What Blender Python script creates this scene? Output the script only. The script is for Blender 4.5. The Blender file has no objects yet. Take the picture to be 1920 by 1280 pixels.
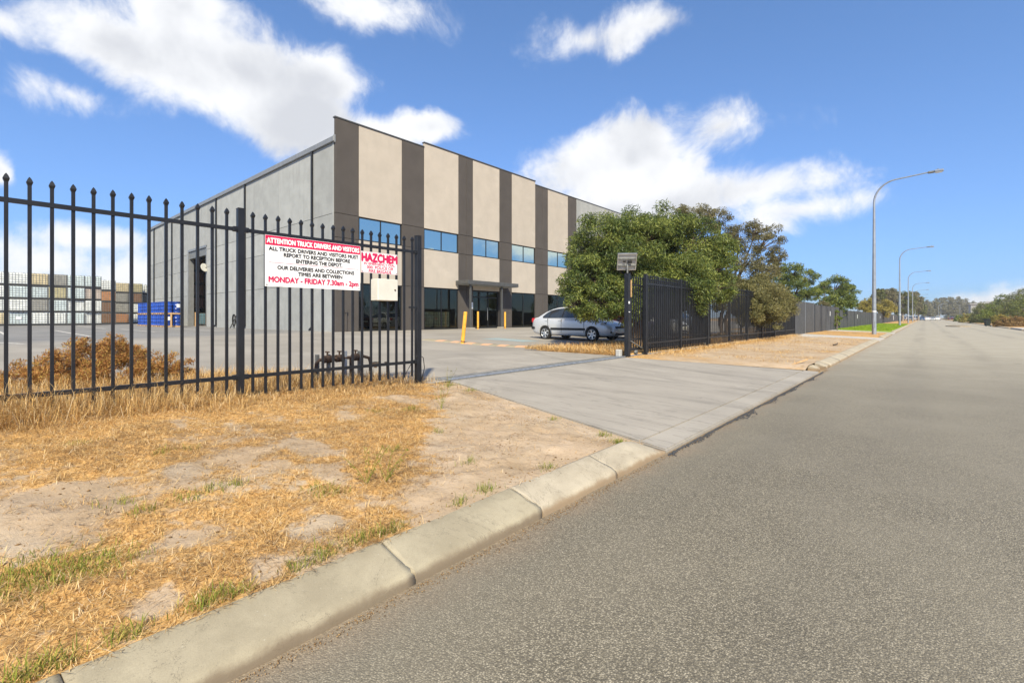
import bpy, bmesh, math, random
import numpy as np
from mathutils import Vector, Matrix

R = math.radians
SC = bpy.context.scene
COL = SC.collection
rnd = random.Random(7)

# ------------------------------------------------------------------ camera
cam_data = bpy.data.cameras.new('camera')
cam = bpy.data.objects.new('camera', cam_data)
COL.objects.link(cam)
cam.location = (0, 0, 1.2)
cam.rotation_euler = (R(90), 0, R(41.177))
cam_data.sensor_width = 36.0
cam_data.lens = 886.0 / 1920.0 * 36.0
cam_data.shift_y = (595.0 - 640.0) / 1920.0
cam_data.clip_start = 0.05
cam_data.clip_end = 6000
SC.camera = cam

# ------------------------------------------------------------------ sun and sky
SUN = Vector((0.52, -0.50, 0.69)).normalized()
SUN_EL = math.asin(SUN.z)
SUN_AZ = math.atan2(SUN.x, SUN.y)
SKY_STRENGTH = 0.095
sun_data = bpy.data.lights.new('sun', 'SUN')
sun_data.energy = 2.8
sun_data.angle = R(2.5)
sun_data.color = (1.0, 0.91, 0.70)
sun = bpy.data.objects.new('sun', sun_data)
COL.objects.link(sun)
sun.rotation_euler = SUN.to_track_quat('Z', 'Y').to_euler()

world = bpy.data.worlds.new('World')
SC.world = world
world.use_nodes = True
WT = world.node_tree
WT.nodes.clear()

def wn(kind, **kw):
    n = WT.nodes.new(kind)
    for k, v in kw.items():
        setattr(n, k, v)
    return n

def wmath(op, a, b=None, c=None, clamp=False):
    n = wn('ShaderNodeMath', operation=op, use_clamp=clamp)
    for i, v in enumerate((a, b, c)):
        if v is None:
            continue
        if isinstance(v, (int, float)):
            n.inputs[i].default_value = v
        else:
            WT.links.new(v, n.inputs[i])
    return n.outputs[0]

def wvec(op, a, b):
    n = wn('ShaderNodeVectorMath', operation=op)
    for i, v in enumerate((a, b)):
        if v is None:
            continue
        if isinstance(v, tuple):
            n.inputs[i].default_value = v
        else:
            WT.links.new(v, n.inputs[i])
    return n

def build_world():
    sky = wn('ShaderNodeTexSky', sky_type='NISHITA')
    sky.sun_disc = False
    sky.sun_elevation = SUN_EL
    sky.sun_rotation = SUN_AZ
    sky.altitude = 0
    sky.air_density = 1.0
    sky.dust_density = 0.6
    sky.ozone_density = 2.2
    tc = wn('ShaderNodeTexCoord')
    d = tc.outputs['Generated']
    sep = wn('ShaderNodeSeparateXYZ')
    WT.links.new(d, sep.inputs[0])
    az = wmath('ARCTAN2', sep.outputs[0], sep.outputs[1])
    el = wmath('ARCSINE', sep.outputs[2])
    # wind-torn edges: warp the cloud coordinates with noise of the direction
    def noise(scale, detail, rough, off=(0, 0, 0), dist=0.0):
        m = wvec('ADD', d, off)
        n = wn('ShaderNodeTexNoise')
        n.inputs['Scale'].default_value = scale
        n.inputs['Detail'].default_value = detail
        n.inputs['Roughness'].default_value = rough
        n.inputs['Distortion'].default_value = dist
        WT.links.new(m.outputs[0], n.inputs['Vector'])
        return n
    comb = wn('ShaderNodeCombineXYZ')
    WT.links.new(az, comb.inputs[0])
    WT.links.new(el, comb.inputs[1])
    warp = noise(7.0, 3.0, 0.55, (3.1, 1.7, 0.4))
    w2 = wvec('SUBTRACT', warp.outputs['Color'], (0.5, 0.5, 0.5))
    w3 = wvec('MULTIPLY', w2.outputs[0], (0.10, 0.06, 0.0))
    P = wvec('ADD', comb.outputs[0], w3.outputs[0]).outputs[0]
    blobs = [  # azimuth, elevation, half widths, fullness
        (-1.394, .419, .15, .066, 1.0), (-1.258, .423, .20, .095, 1.1), (-1.143, .365, .15, .078, 1.1), (-1.124, .440, .125, .06, 1.0),
        (-1.314, .489, .12, .065, 1.0), (-.897, .377, .10, .042, 1.0), (-1.02, .350, .12, .052, 1.0), (-1.02, .560, .16, .045, .46),
        (-.54, .528, .15, .040, .50), (-.43, .535, .11, .028, .42),
        (-.54, .300, .165, .095, 1.15), (-.47, .318, .13, .095, 1.2), (-.43, .285, .11, .08, 1.1), (-.31, .350, .15, .045, .36), (-.25, .240, .18, .050, .70),
        (-.171, .19, .13, .045, .55), (-.402, .225, .18, .062, 1.1), (-.53, .215, .18, .070, 1.1),
        (-1.55, .215, .03, .03, .9), (-1.528, .401, .06, .03, .55), (-1.46, .33, .06, .03, .42), (-1.495, .084, .09, .038, .62), (-1.447, .122, .07, .026, .55),
        (-1.401, .066, .13, .05, .62), (.09, .026, .10, .032, .72), (-1.2, .05, .3, .045, .45), (.3, .05, .18, .05, .85),
        (-1.85, .33, .22, .10, 1.05), (-2.4, .25, .28, .09, 1.05), (-2.9, .45, .25, .09, 1.0), (2.7, .28, .3, .10, 1.05),
        (2.0, .40, .24, .09, 1.0), (1.3, .30, .24, .07, .9), (.85, .42, .16, .05, .7), (2.3, .8, .3, .1, .9), (-1.9, .85, .3, .09, .8),
        (.6, .16, .2, .05, .85), (1.7, .12, .3, .06, .9), (-2.2, .08, .3, .05, .8)]
    acc = None
    for (a, e, ra, re, wgt) in blobs:
        s = wvec('SUBTRACT', P, (a, e, 0.0))
        m = wvec('MULTIPLY', s.outputs[0], (1 / ra, 1 / re, 0.0))
        l = wvec('LENGTH', m.outputs[0], None)
        v = wmath('MULTIPLY_ADD', l.outputs['Value'], -wgt, wgt)
        acc = v if acc is None else wmath('SMOOTH_MAX', acc, v, 0.25)
    fine = noise(8.0, 12.0, 0.66, (0.3, 0.9, 2.2), 0.35)
    big = noise(4.2, 5.0, 0.55, (7.3, 2.9, 1.2), 0.2)
    f = wmath('MULTIPLY_ADD', fine.outputs[0], 1.45, -0.70)
    f = wmath('ADD', acc, f)
    mr = wn('ShaderNodeMapRange', interpolation_type='SMOOTHERSTEP')
    WT.links.new(f, mr.inputs['Value'])
    mr.inputs['From Min'].default_value = -0.06
    mr.inputs['From Max'].default_value = 0.58
    dens = mr.outputs[0]
    # thicker parts carry a faint grey base
    core = wn('ShaderNodeMapRange', interpolation_type='SMOOTHSTEP')
    t = wmath('MULTIPLY_ADD', big.outputs[0], 3.2, -1.6)
    t = wmath('ADD', wmath('MULTIPLY', acc, .75), t)
    WT.links.new(t, core.inputs['Value'])
    core.inputs['From Min'].default_value = 0.15
    core.inputs['From Max'].default_value = 1.05
    cl = wn('ShaderNodeMix', data_type='RGBA')
    WT.links.new(core.outputs[0], cl.inputs['Factor'])
    cl.inputs['A'].default_value = (4.15, 4.2, 4.32, 1)
    cl.inputs['B'].default_value = (2.85, 2.95, 3.18, 1)
    # shoulder of the sky's brightness near the horizon
    k1 = wvec('MULTIPLY', sky.outputs[0], (.28, .17, .065))
    k2 = wvec('ADD', k1.outputs[0], (1.0, 1.0, 1.0))
    k3 = wvec('DIVIDE', sky.outputs[0], k2.outputs[0])
    hs = wn('ShaderNodeHueSaturation')
    hs.inputs['Saturation'].default_value = 1.0
    hs.inputs['Hue'].default_value = 0.5
    hs.inputs['Value'].default_value = 1.0
    k4 = wvec('MULTIPLY', k3.outputs[0], (.69, .865, .985))
    WT.links.new(k4.outputs[0], hs.inputs['Color'])
    mix = wn('ShaderNodeMix', data_type='RGBA')
    WT.links.new(dens, mix.inputs['Factor'])
    WT.links.new(hs.outputs[0], mix.inputs['A'])
    WT.links.new(cl.outputs['Result'], mix.inputs['B'])
    bg = wn('ShaderNodeBackground')
    bg.inputs['Strength'].default_value = SKY_STRENGTH
    WT.links.new(mix.outputs['Result'], bg.inputs['Color'])
    out = wn('ShaderNodeOutputWorld')
    WT.links.new(bg.outputs[0], out.inputs['Surface'])
build_world()

SC.view_settings.view_transform = 'Standard'
SC.view_settings.look = 'None'
SC.view_settings.gamma = 1.0
SC.view_settings.use_curve_mapping = False
SC.view_settings.exposure = 1.40
SC.cycles.max_bounces = 8
SC.cycles.transparent_max_bounces = 16
SC.cycles.use_denoising = True

# ------------------------------------------------------------------ helpers
def lin(r, g, b):
    f = lambda c: (c / 12.92 if c <= .04045 else ((c + .055) / 1.055) ** 2.4)
    return tuple(f(x / 255.0) for x in (r, g, b))

def tag(o, label=None, cat=None, group=None, kind=None):
    for k, v in (('label', label), ('category', cat), ('group', group), ('kind', kind)):
        if v:
            o[k] = v
    return o

def empty(name, loc=(0, 0, 0), rz=0.0, label=None, cat=None, group=None, kind=None):
    o = bpy.data.objects.new(name, None)
    o.empty_display_size = .1
    COL.objects.link(o)
    o.location = loc
    o.rotation_euler = (0, 0, rz)
    return tag(o, label, cat, group, kind)

def link(name, me, mat, parent=None, loc=None, rot=None):
    o = bpy.data.objects.new(name, me)
    COL.objects.link(o)
    if mat is not None and len(me.materials) == 0:
        me.materials.append(mat)
    if parent is not None:
        o.parent = parent
    if loc is not None:
        o.location = loc
    if rot is not None:
        o.rotation_euler = rot
    return o

def inst(name, me, parent, loc=(0, 0, 0), rot=(0, 0, 0), mat=None, scale=None):
    o = bpy.data.objects.new(name, me)
    COL.objects.link(o)
    o.parent = parent
    o.location = loc
    o.rotation_euler = rot
    if scale:
        o.scale = scale
    if mat is not None:
        o.material_slots[0].link = 'OBJECT'
        o.material_slots[0].material = mat
    return o

KIDS = {}
def copy_tree(o, parent=None, kids=None):
    if kids is None:
        kids = {}
        for q in COL.objects:
            if q.parent:
                kids.setdefault(q.parent.name, []).append(q)
    c = o.copy()
    COL.objects.link(c)
    c.parent = parent
    for ch in kids.get(o.name, ()):
        copy_tree(ch, c, kids)
    return c

class MB:
    """collects vertices and faces of one mesh"""
    def __init__(self, off=(0, 0, 0)):
        self.v = []; self.f = []; self.off = Vector(off); self.smooth = []
    def add(self, vs, fs, sm=False):
        b = len(self.v)
        self.v += [Vector(p) - self.off for p in vs]
        self.f += [[i + b for i in q] for q in fs]
        self.smooth += [sm] * len(fs)
    def box(self, x0, y0, z0, x1, y1, z1, M=None):
        p = [(x, y, z) for z in (z0, z1) for y in (y0, y1) for x in (x0, x1)]
        if M is not None:
            p = [M @ Vector(q) for q in p]
        self.add(p, [(0, 2, 3, 1), (4, 5, 7, 6), (0, 1, 5, 4), (2, 6, 7, 3), (0, 4, 6, 2), (1, 3, 7, 5)])
    def bbox(self, x0, y0, z0, x1, y1, z1, b=.004, M=None):
        """box with chamfered edges"""
        bm = bmesh.new()
        bmesh.ops.create_cube(bm, size=1)
        for v in bm.verts:
            v.co = Vector(((x0 + x1) / 2 + v.co.x * (x1 - x0), (y0 + y1) / 2 + v.co.y * (y1 - y0), (z0 + z1) / 2 + v.co.z * (z1 - z0)))
        bmesh.ops.bevel(bm, geom=bm.edges[:], offset=b, segments=1, affect='EDGES')
        self.bm(bm, M)
    def bm(self, bm, M=None, sm=False):
        bm.verts.index_update()
        vs = [(M @ v.co if M is not None else v.co.copy()) for v in bm.verts]
        self.add(vs, [[v.index for v in f.verts] for f in bm.faces], sm)
        bm.free()
    def tube(self, pts, rad, n=8, caps=True, sm=True):
        pts = [Vector(p) for p in pts]
        if isinstance(rad, (int, float)):
            rad = [rad] * len(pts)
        rings = []
        up = Vector((0, 0, 1))
        prev = None
        for i, p in enumerate(pts):
            t = (pts[min(i + 1, len(pts) - 1)] - pts[max(i - 1, 0)]).normalized()
            if prev is None:
                a = t.cross(up if abs(t.z) < .95 else Vector((1, 0, 0))).normalized()
            else:
                a = (prev - t * prev.dot(t)).normalized()
            prev = a
            b = t.cross(a)
            rings.append([p + (a * math.cos(2 * math.pi * k / n) + b * math.sin(2 * math.pi * k / n)) * rad[i] for k in range(n)])
        vs = [q for r_ in rings for q in r_]
        fs = [(i * n + k, i * n + (k + 1) % n, (i + 1) * n + (k + 1) % n, (i + 1) * n + k) for i in range(len(rings) - 1) for k in range(n)]
        self.add(vs, fs, sm)
        if caps:
            self.add(rings[0], [list(range(n))[::-1]])
            self.add(rings[-1], [list(range(n))])
    def lathe(self, prof, n=20, c=(0, 0, 0), sm=True, axis='z'):
        vs = []
        for r_, z in prof:
            for k in range(n):
                a = 2 * math.pi * k / n
                p = (r_ * math.cos(a), r_ * math.sin(a), z)
                if axis == 'y':
                    p = (p[0], p[2], p[1])
                elif axis == 'x':
                    p = (p[2], p[0], p[1])
                vs.append((p[0] + c[0], p[1] + c[1], p[2] + c[2]))
        fs = [(i * n + k, i * n + (k + 1) % n, (i + 1) * n + (k + 1) % n, (i + 1) * n + k) for i in range(len(prof) - 1) for k in range(n)]
        if axis == 'y':
            fs = [q[::-1] for q in fs]
        self.add(vs, fs, sm)
    def prism(self, poly, axis, a0, a1):
        """extrude a 2-D outline along an axis: 'x' -> (y,z) outline, 'y' -> (x,z), 'z' -> (x,y)"""
        def p3(q, a):
            return (a, q[0], q[1]) if axis == 'x' else ((q[0], a, q[1]) if axis == 'y' else (q[0], q[1], a))
        n = len(poly)
        vs = [p3(q, a0) for q in poly] + [p3(q, a1) for q in poly]
        fs = [(i, (i + 1) % n, n + (i + 1) % n, n + i) for i in range(n)] + [list(range(n))[::-1], list(range(n, 2 * n))]
        self.add(vs, fs)
    def mesh(self, name, fix=True):
        me = bpy.data.meshes.new(name)
        me.from_pydata([tuple(v) for v in self.v], [], self.f)
        if any(self.smooth):
            me.polygons.foreach_set('use_smooth', self.smooth)
        if fix:
            bm = bmesh.new(); bm.from_mesh(me)
            bmesh.ops.recalc_face_normals(bm, faces=bm.faces[:])
            bm.to_mesh(me); bm.free()
        me.update()
        return me
    def build(self, name, mat, parent=None, loc=None, rot=None):
        return link(name, self.mesh(name), mat, parent, loc, rot)

# --- cheap value noise for heights and scatter masks
def vnoise(x, y, seed=0):
    xi = np.floor(x).astype(np.int64); yi = np.floor(y).astype(np.int64)
    fx = x - xi; fy = y - yi
    fx = fx * fx * (3 - 2 * fx); fy = fy * fy * (3 - 2 * fy)
    def h(a, b):
        n = (a * 374761393 + b * 668265263 + seed * 1442695041) & 0xffffffff
        n = ((n ^ (n >> 13)) * 1274126177) & 0xffffffff
        return ((n ^ (n >> 16)) & 0xffff) / 65535.0
    return (h(xi, yi) * (1 - fx) + h(xi + 1, yi) * fx) * (1 - fy) + (h(xi, yi + 1) * (1 - fx) + h(xi + 1, yi + 1) * fx) * fy

def fbm(x, y, sc, oct=4, seed=0):
    s = 0; a = .5; t = 0
    for i in range(oct):
        s = s + a * vnoise(x * sc, y * sc, seed + i * 17); t += a; a *= .5; sc *= 2.03
    return s / t

# ------------------------------------------------------------------ materials
MATS = {}
class NT:
    def __init__(self, name):
        self.m = bpy.data.materials.new(name)
        self.m.use_nodes = True
        self.t = self.m.node_tree
        self.t.nodes.clear()
        self.out = self.n('ShaderNodeOutputMaterial')
        self.geo = self.n('ShaderNodeNewGeometry')
        self.pos = self.geo.outputs['Position']
        MATS[name] = self.m
    def n(self, kind, **kw):
        q = self.t.nodes.new(kind)
        for k, v in kw.items():
            setattr(q, k, v)
        return q
    def put(self, sock, v):
        if isinstance(v, bpy.types.NodeSocket):
            self.t.links.new(v, sock)
        elif isinstance(v, tuple) and len(v) == 3 and sock.type == 'RGBA':
            sock.default_value = (*v, 1)
        else:
            sock.default_value = v
    def math(self, op, a, b=0.0, clamp=False):
        q = self.n('ShaderNodeMath', operation=op, use_clamp=clamp)
        self.put(q.inputs[0], a); self.put(q.inputs[1], b)
        return q.outputs[0]
    def vec(self, sc, src=None):
        q = self.n('ShaderNodeVectorMath', operation='MULTIPLY')
        self.put(q.inputs[0], src or self.pos); q.inputs[1].default_value = sc
        return q.outputs[0]
    def noise(self, scale, detail=4.0, rough=.55, vec=None, dist=0.0):
        q = self.n('ShaderNodeTexNoise')
        self.put(q.inputs['Vector'], vec or self.pos)
        q.inputs['Scale'].default_value = scale; q.inputs['Detail'].default_value = detail
        q.inputs['Roughness'].default_value = rough; q.inputs['Distortion'].default_value = dist
        return q.outputs['Fac']
    def voro(self, scale, feature='F1', vec=None, rand=1.0):
        q = self.n('ShaderNodeTexVoronoi', feature=feature)
        self.put(q.inputs['Vector'], vec or self.pos)
        q.inputs['Scale'].default_value = scale; q.inputs['Randomness'].default_value = rand
        return q
    def ramp(self, f, a, b):
        q = self.n('ShaderNodeMapRange', interpolation_type='SMOOTHSTEP')
        self.put(q.inputs['Value'], f); q.inputs['From Min'].default_value = a; q.inputs['From Max'].default_value = b
        return q.outputs[0]
    def mix(self, f, a, b, mode='MIX'):
        q = self.n('ShaderNodeMix', data_type='RGBA', blend_type=mode)
        self.put(q.inputs['Factor'], f); self.put(q.inputs['A'], a); self.put(q.inputs['B'], b)
        return q.outputs['Result']
    def cramp(self, f, stops):
        q = self.n('ShaderNodeValToRGB')
        self.put(q.inputs[0], f)
        e = q.color_ramp.elements
        while len(e) < len(stops):
            e.new(.5)
        for i, (p, c) in enumerate(stops):
            e[i].position = p; e[i].color = (*c, 1)
        return q.outputs[0]
    def bump(self, h, strength=.3, dist=.01):
        q = self.n('ShaderNodeBump')
        self.put(q.inputs['Height'], h); q.inputs['Strength'].default_value = strength; q.inputs['Distance'].default_value = dist
        return q.outputs[0]
    def bsdf(self, color, rough=.8, metal=0.0, normal=None, spec=.3, **kw):
        q = self.n('ShaderNodeBsdfPrincipled')
        self.put(q.inputs['Base Color'], color); self.put(q.inputs['Roughness'], rough); self.put(q.inputs['Metallic'], metal)
        q.inputs['Specular IOR Level'].default_value = spec
        if normal is not None:
            self.put(q.inputs['Normal'], normal)
        for k, v in kw.items():
            self.put(q.inputs[k.replace('_', ' ')], v)
        self.t.links.new(q.outputs[0], self.out.inputs['Surface'])
        return q
    def rand(self):
        return self.n('ShaderNodeObjectInfo').outputs['Random']
    def island(self):
        return self.geo.outputs['Random Per Island']
    def attr(self, name):
        return self.n('ShaderNodeAttribute', attribute_name=name).outputs['Fac']

def simple(name, c, rough=.6, metal=0.0, var=.12, scale=6.0, bump=.1, bscale=120.0, spec=.3, rnd_var=0.0):
    q = NT(name)
    dark = tuple(x * (1 - var) for x in c); lite = tuple(min(1, x * (1 + var)) for x in c)
    col = q.mix(q.ramp(q.noise(scale, 6, .6), .3, .7), dark, lite)
    if rnd_var:
        f = q.math('ADD', q.math('MULTIPLY', q.rand(), 2 * rnd_var), 1 - rnd_var)
        col = q.mix(1.0, col, q.n_comb(f) if hasattr(q, 'n_comb') else q.comb(f), 'MULTIPLY')
    q.bsdf(col, rough, metal, q.bump(q.noise(bscale, 3), bump, .003) if bump else None, spec)
    return q.m
def _comb(self, f):
    q = self.n('ShaderNodeCombineColor')
    for i in range(3):
        self.put(q.inputs[i], f)
    return q.outputs[0]
NT.comb = _comb
# asphalt: worn chip seal
def make_asphalt():
    q = NT('asphalt')
    v = q.voro(145.0)
    v2 = q.voro(210.0)
    stone = q.cramp(v.outputs['Color'] , [(0, (.05, .042, .028)), (.3, (.17, .145, .096)), (.65, (.32, .278, .198)), (1, (.60, .525, .39))])
    grit = q.cramp(v2.outputs['Color'], [(0, (.06, .051, .038)), (.6, (.22, .19, .138)), (1, (.50, .44, .33))])
    c = q.mix(.26, stone, grit)
    gap = q.ramp(v.outputs['Distance'], .30, .62)
    c = q.mix(q.math('MULTIPLY', gap, .7), c, (.065, .055, .04))
    patch = q.noise(.55, 6, .6)
    c = q.mix(q.ramp(patch, .35, .7), c, q.mix(.5, c, (.24, .21, .155)))
    streak = q.noise(1.0, 4, .55, q.vec((.75, .07, 1)))
    c = q.mix(q.math('MULTIPLY', q.ramp(streak, .52, .75), .22), c, (.07, .064, .058))
    # sand washed against the kerb line
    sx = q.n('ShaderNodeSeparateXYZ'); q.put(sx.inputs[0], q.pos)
    # grazing-view brightening of the far road, painted in as a paler base colour
    grazing = q.ramp(q.math('ADD', sx.outputs[1], q.math('MULTIPLY', q.math('SUBTRACT', q.noise(.22, 5, .6), .5), 14.0)), 3.0, 26.0)
    c = q.mix(q.math('MULTIPLY', grazing, .75), c, q.mix(q.ramp(q.noise(1.3, 6, .65), .3, .7), (.37, .325, .24), (.45, .40, .305)))
    # wheel paths polished darker, thin cracks and sealant
    wp = q.math('ABSOLUTE', q.math('SUBTRACT', q.math('ABSOLUTE', q.math('SUBTRACT', q.math('ABSOLUTE', q.math('SUBTRACT', sx.outputs[0], 2.5)), 2.0)), .75))
    lane = q.math('MULTIPLY', q.ramp(wp, .42, .05), q.ramp(q.noise(.6, 5, .6, q.vec((1.2, .18, 1))), .35, .65))
    c = q.mix(q.math('MULTIPLY', lane, .30), c, (.13, .115, .09))
    edge = q.ramp(q.math('ADD', sx.outputs[0], q.math('MULTIPLY', q.noise(2.2, 4), .55)), -1.15, -1.62)
    c = q.mix(q.math('MULTIPLY', edge, .62), c, q.mix(q.ramp(q.noise(60, 2), .35, .65), (.20, .145, .095), (.34, .25, .165)))
    spots = q.voro(.62)
    sp = q.ramp(spots.outputs['Distance'], .06, .025)
    c = q.mix(q.math('MULTIPLY', sp, .6), c, (.03, .028, .026))
    h = q.math('ADD', q.math('MULTIPLY', q.math('SUBTRACT', .6, v.outputs['Distance']), 1.0), q.math('MULTIPLY', v2.outputs['Distance'], -.5))
    q.bsdf(c, .72, 0, q.bump(h, .5, .006), .45)
make_asphalt()

def make_concrete(name, base, stain, streak=(.12, 1.6, 1), st=.45, mark=True):
    q = NT(name)
    c = q.mix(q.ramp(q.noise(.8, 8, .62), .3, .72), tuple(x * .88 for x in base), tuple(x * 1.1 for x in base))
    s = q.noise(1.0, 6, .6, q.vec(streak))
    c = q.mix(q.math('MULTIPLY', q.ramp(s, .46, .8), st), c, stain)
    if mark:  # curved tyre scuffs
        sv = q.noise(1.3, 5, .65, q.vec((.22, 1.5, 1)), 1.5)
        line = q.ramp(q.math('ABSOLUTE', q.math('SUBTRACT', sv, .5)), .02, .0)
        c = q.mix(q.math('MULTIPLY', line, .34), c, tuple(x * .45 for x in stain))
        for (ax, ay, ar, aw, al) in ((-2.2, 17.2, 7.6, .16, .34), (-2.2, 17.2, 9.0, .15, .30), (-1.4, -1.6, 8.2, .17, .32), (-1.4, -1.6, 9.7, .15, .28), (-3.5, 21.5, 12.6, .20, .22), (-3.5, 21.5, 14.1, .18, .22), (-9.5, 2.0, 5.2, .12, .25)):
            d2 = q.n('ShaderNodeVectorMath', operation='DISTANCE'); q.put(d2.inputs[0], q.vec((1, 1, 0))); d2.inputs[1].default_value = (ax, ay, 0)
            rg = q.ramp(q.math('ABSOLUTE', q.math('SUBTRACT', d2.outputs['Value'], ar)), aw, aw * .35)
            nz = q.ramp(q.noise(1.6, 6, .65), .32, .7)
            c = q.mix(q.math('MULTIPLY', q.math('MULTIPLY', rg, nz), al), c, tuple(x * .40 for x in stain))
    sp = q.voro(7.0)
    c = q.mix(q.math('MULTIPLY', q.ramp(sp.outputs['Distance'], .07, .03), .35), c, (.10, .095, .09))
    c = q.mix(q.math('MULTIPLY', q.ramp(q.noise(180, 2), .3, .7), .16), c, tuple(x * .7 for x in base))
    q.bsdf(c, .85, 0, q.bump(q.noise(90, 5, .7), .18, .004), .25)
    return q
make_concrete('drive_concrete', (.335, .302, .258), (.20, .183, .16))
make_concrete('edge_concrete', (.345, .312, .268), (.25, .23, .20))
make_concrete('path_concrete', (.47, .43, .38), (.36, .33, .29), mark=False)

def make_yard():
    q = NT('yard_paving')
    sx = q.n('ShaderNodeSeparateXYZ'); q.put(sx.inputs[0], q.pos)
    n = q.noise(.35, 7, .6)
    conc = q.mix(q.ramp(n, .3, .7), (.255, .23, .195), (.335, .303, .26))
    asp = q.mix(q.ramp(q.noise(.5, 7, .65), .3, .7), (.17, .165, .16), (.235, .225, .212))
    wx = q.math('ADD', sx.outputs[0], q.math('MULTIPLY', q.math('SUBTRACT', sx.outputs[1], 6.0), .35))
    f = q.ramp(wx, -21.0, -24.5)
    c = q.mix(f, conc, asp)
    s = q.noise(1.0, 6, .62, q.vec((.15, 1.1, 1)), .4)
    c = q.mix(q.math('MULTIPLY', q.ramp(s, .45, .8), .35), c, (.17, .158, .145))
    oil = q.ramp(q.noise(1.1, 5, .6), .62, .8)
    c = q.mix(q.math('MULTIPLY', oil, .4), c, (.10, .095, .09))
    q.bsdf(c, .84, 0, q.bump(q.noise(60, 5, .7), .15, .004), .25)
make_yard()

def make_sand(name, use_attr=True, far=(.50, .36, .24)):
    q = NT(name)
    n = q.noise(1.6, 8, .65)
    sand = q.cramp(n, [(.25, (.33, .235, .14)), (.5, (.43, .318, .21)), (.75, (.53, .41, .295))])
    pale = q.ramp(q.noise(.9, 5, .6, q.vec((1, 1.7, 1))), .48, .66)
    sand = q.mix(q.math('MULTIPLY', pale, .5), sand, (.50, .415, .31))
    grain = q.noise(420, 2, .6)
    sand = q.mix(q.math('MULTIPLY', q.ramp(grain, .35, .75), .35), sand, (.30, .225, .16))
    dk = q.ramp(q.noise(5.5, 7, .72), .54, .72)
    sand = q.mix(q.math('MULTIPLY', dk, .75), sand, (.215, .155, .105))
    bits = q.voro(38.0, vec=q.vec((1, 1, 1)))
    sand = q.mix(q.math('MULTIPLY', q.ramp(bits.outputs['Distance'], .14, .05), .55), sand, (.15, .105, .07))
    c = sand
    if use_attr:
        cov = q.attr('cover')
        sn = q.noise(1.0, 7, .7, q.vec((38, 60, 20)), .8)
        thatch = q.cramp(sn, [(.24, (.10, .055, .022)), (.40, (.33, .18, .062)), (.55, (.60, .36, .135)), (.75, (.78, .54, .26))])
        lump = q.noise(14, 5, .6)
        thatch = q.mix(q.math('MULTIPLY', q.ramp(lump, .58, .3), .65), thatch, (.20, .13, .07))
        grey = q.ramp(q.noise(2.4, 6, .65, q.vec((1, 1.5, 1))), .52, .68)
        thatch = q.mix(q.math('MULTIPLY', grey, .6), thatch, (.30, .225, .15))
        f = q.ramp(q.math('ADD', cov, q.math('MULTIPLY', q.math('SUBTRACT', q.noise(11, 6, .7), .5), 1.3)), .30, .72)
        c = q.mix(f, sand, thatch)
    h = q.math('ADD', q.noise(26, 6, .7), q.math('MULTIPLY', q.noise(200, 2), .15))
    q.bsdf(c, .95, 0, q.bump(h, .55, .025), .1)
make_sand('verge_soil')

def make_kerb(name, a, b, dust):
    q = NT(name)
    c = q.mix(q.ramp(q.noise(3.5, 7, .65), .3, .7), a, b)
    sp = q.voro(24)
    c = q.mix(q.math('MULTIPLY', q.ramp(sp.outputs['Distance'], .10, .05), .3), c, (.50, .47, .40))
    pit = q.voro(60)
    c = q.mix(q.math('MULTIPLY', q.ramp(pit.outputs['Distance'], .13, .05), .5), c, (.12, .105, .085))
    c = q.mix(q.math('MULTIPLY', q.ramp(q.noise(230, 2), .35, .7), .22), c, tuple(x * .62 for x in a))
    bl = q.ramp(q.noise(13, 8, .75), .52, .70)
    c = q.mix(q.math('MULTIPLY', bl, .35), c, tuple(x * .6 for x in a))
    hair = q.ramp(q.math('ABSOLUTE', q.math('SUBTRACT', q.noise(2.1, 6, .7, None, 1.0), .5)), .006, .0)
    c = q.mix(q.math('MULTIPLY', hair, .5), c, (.10, .085, .065))
    sx = q.n('ShaderNodeSeparateXYZ'); q.put(sx.inputs[0], q.pos)
    low = q.ramp(q.math('ADD', sx.outputs[2], q.math('MULTIPLY', q.math('SUBTRACT', q.noise(7, 5, .65), .5), .06)), .055, .02)
    c = q.mix(q.math('MULTIPLY', low, .75), c, dust)
    st = q.noise(1, 5, .6, q.vec((6, 1.5, 6)))
    c = q.mix(q.math('MULTIPLY', q.ramp(st, .55, .8), .4), c, tuple(x * .75 for x in a))
    q.bsdf(c, .9, 0, q.bump(q.noise(120, 5, .7), .28, .004), .2)
make_kerb('kerb_grey', (.285, .245, .172), (.38, .33, .236), (.17, .125, .085))
make_kerb('kerb_dusty', (.34, .29, .215), (.45, .39, .295), (.27, .185, .11))

def grass_mat(name, stops, trans=.25):
    q = NT(name)
    c = q.cramp(q.island(), stops)
    n = q.noise(2.2, 4, .6)
    c = q.mix(q.math('MULTIPLY', q.ramp(n, .45, .75), .3), c, tuple(x * .75 for x in stops[0][1]))
    b = q.bsdf(c, .75, 0, None, .2)
    tr = q.n('ShaderNodeBsdfTranslucent'); q.put(tr.inputs[0], c)
    mx = q.n('ShaderNodeMixShader'); mx.inputs[0].default_value = trans
    q.t.links.new(b.outputs[0], mx.inputs[1]); q.t.links.new(tr.outputs[0], mx.inputs[2])
    q.t.links.new(mx.outputs[0], q.out.inputs['Surface'])
grass_mat('straw', [(0, (.15, .08, .028)), (.18, (.40, .215, .07)), (.5, (.68, .43, .155)), (.8, (.82, .59, .27)), (1, (.74, .61, .42))])
grass_mat('straw_brown', [(0, (.17, .10, .045)), (.5, (.33, .20, .09)), (1, (.50, .33, .16))])
grass_mat('green_blade', [(0, (.13, .17, .025)), (.5, (.24, .28, .04)), (.8, (.34, .34, .07)), (1, (.55, .42, .13))], .35)
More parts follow.
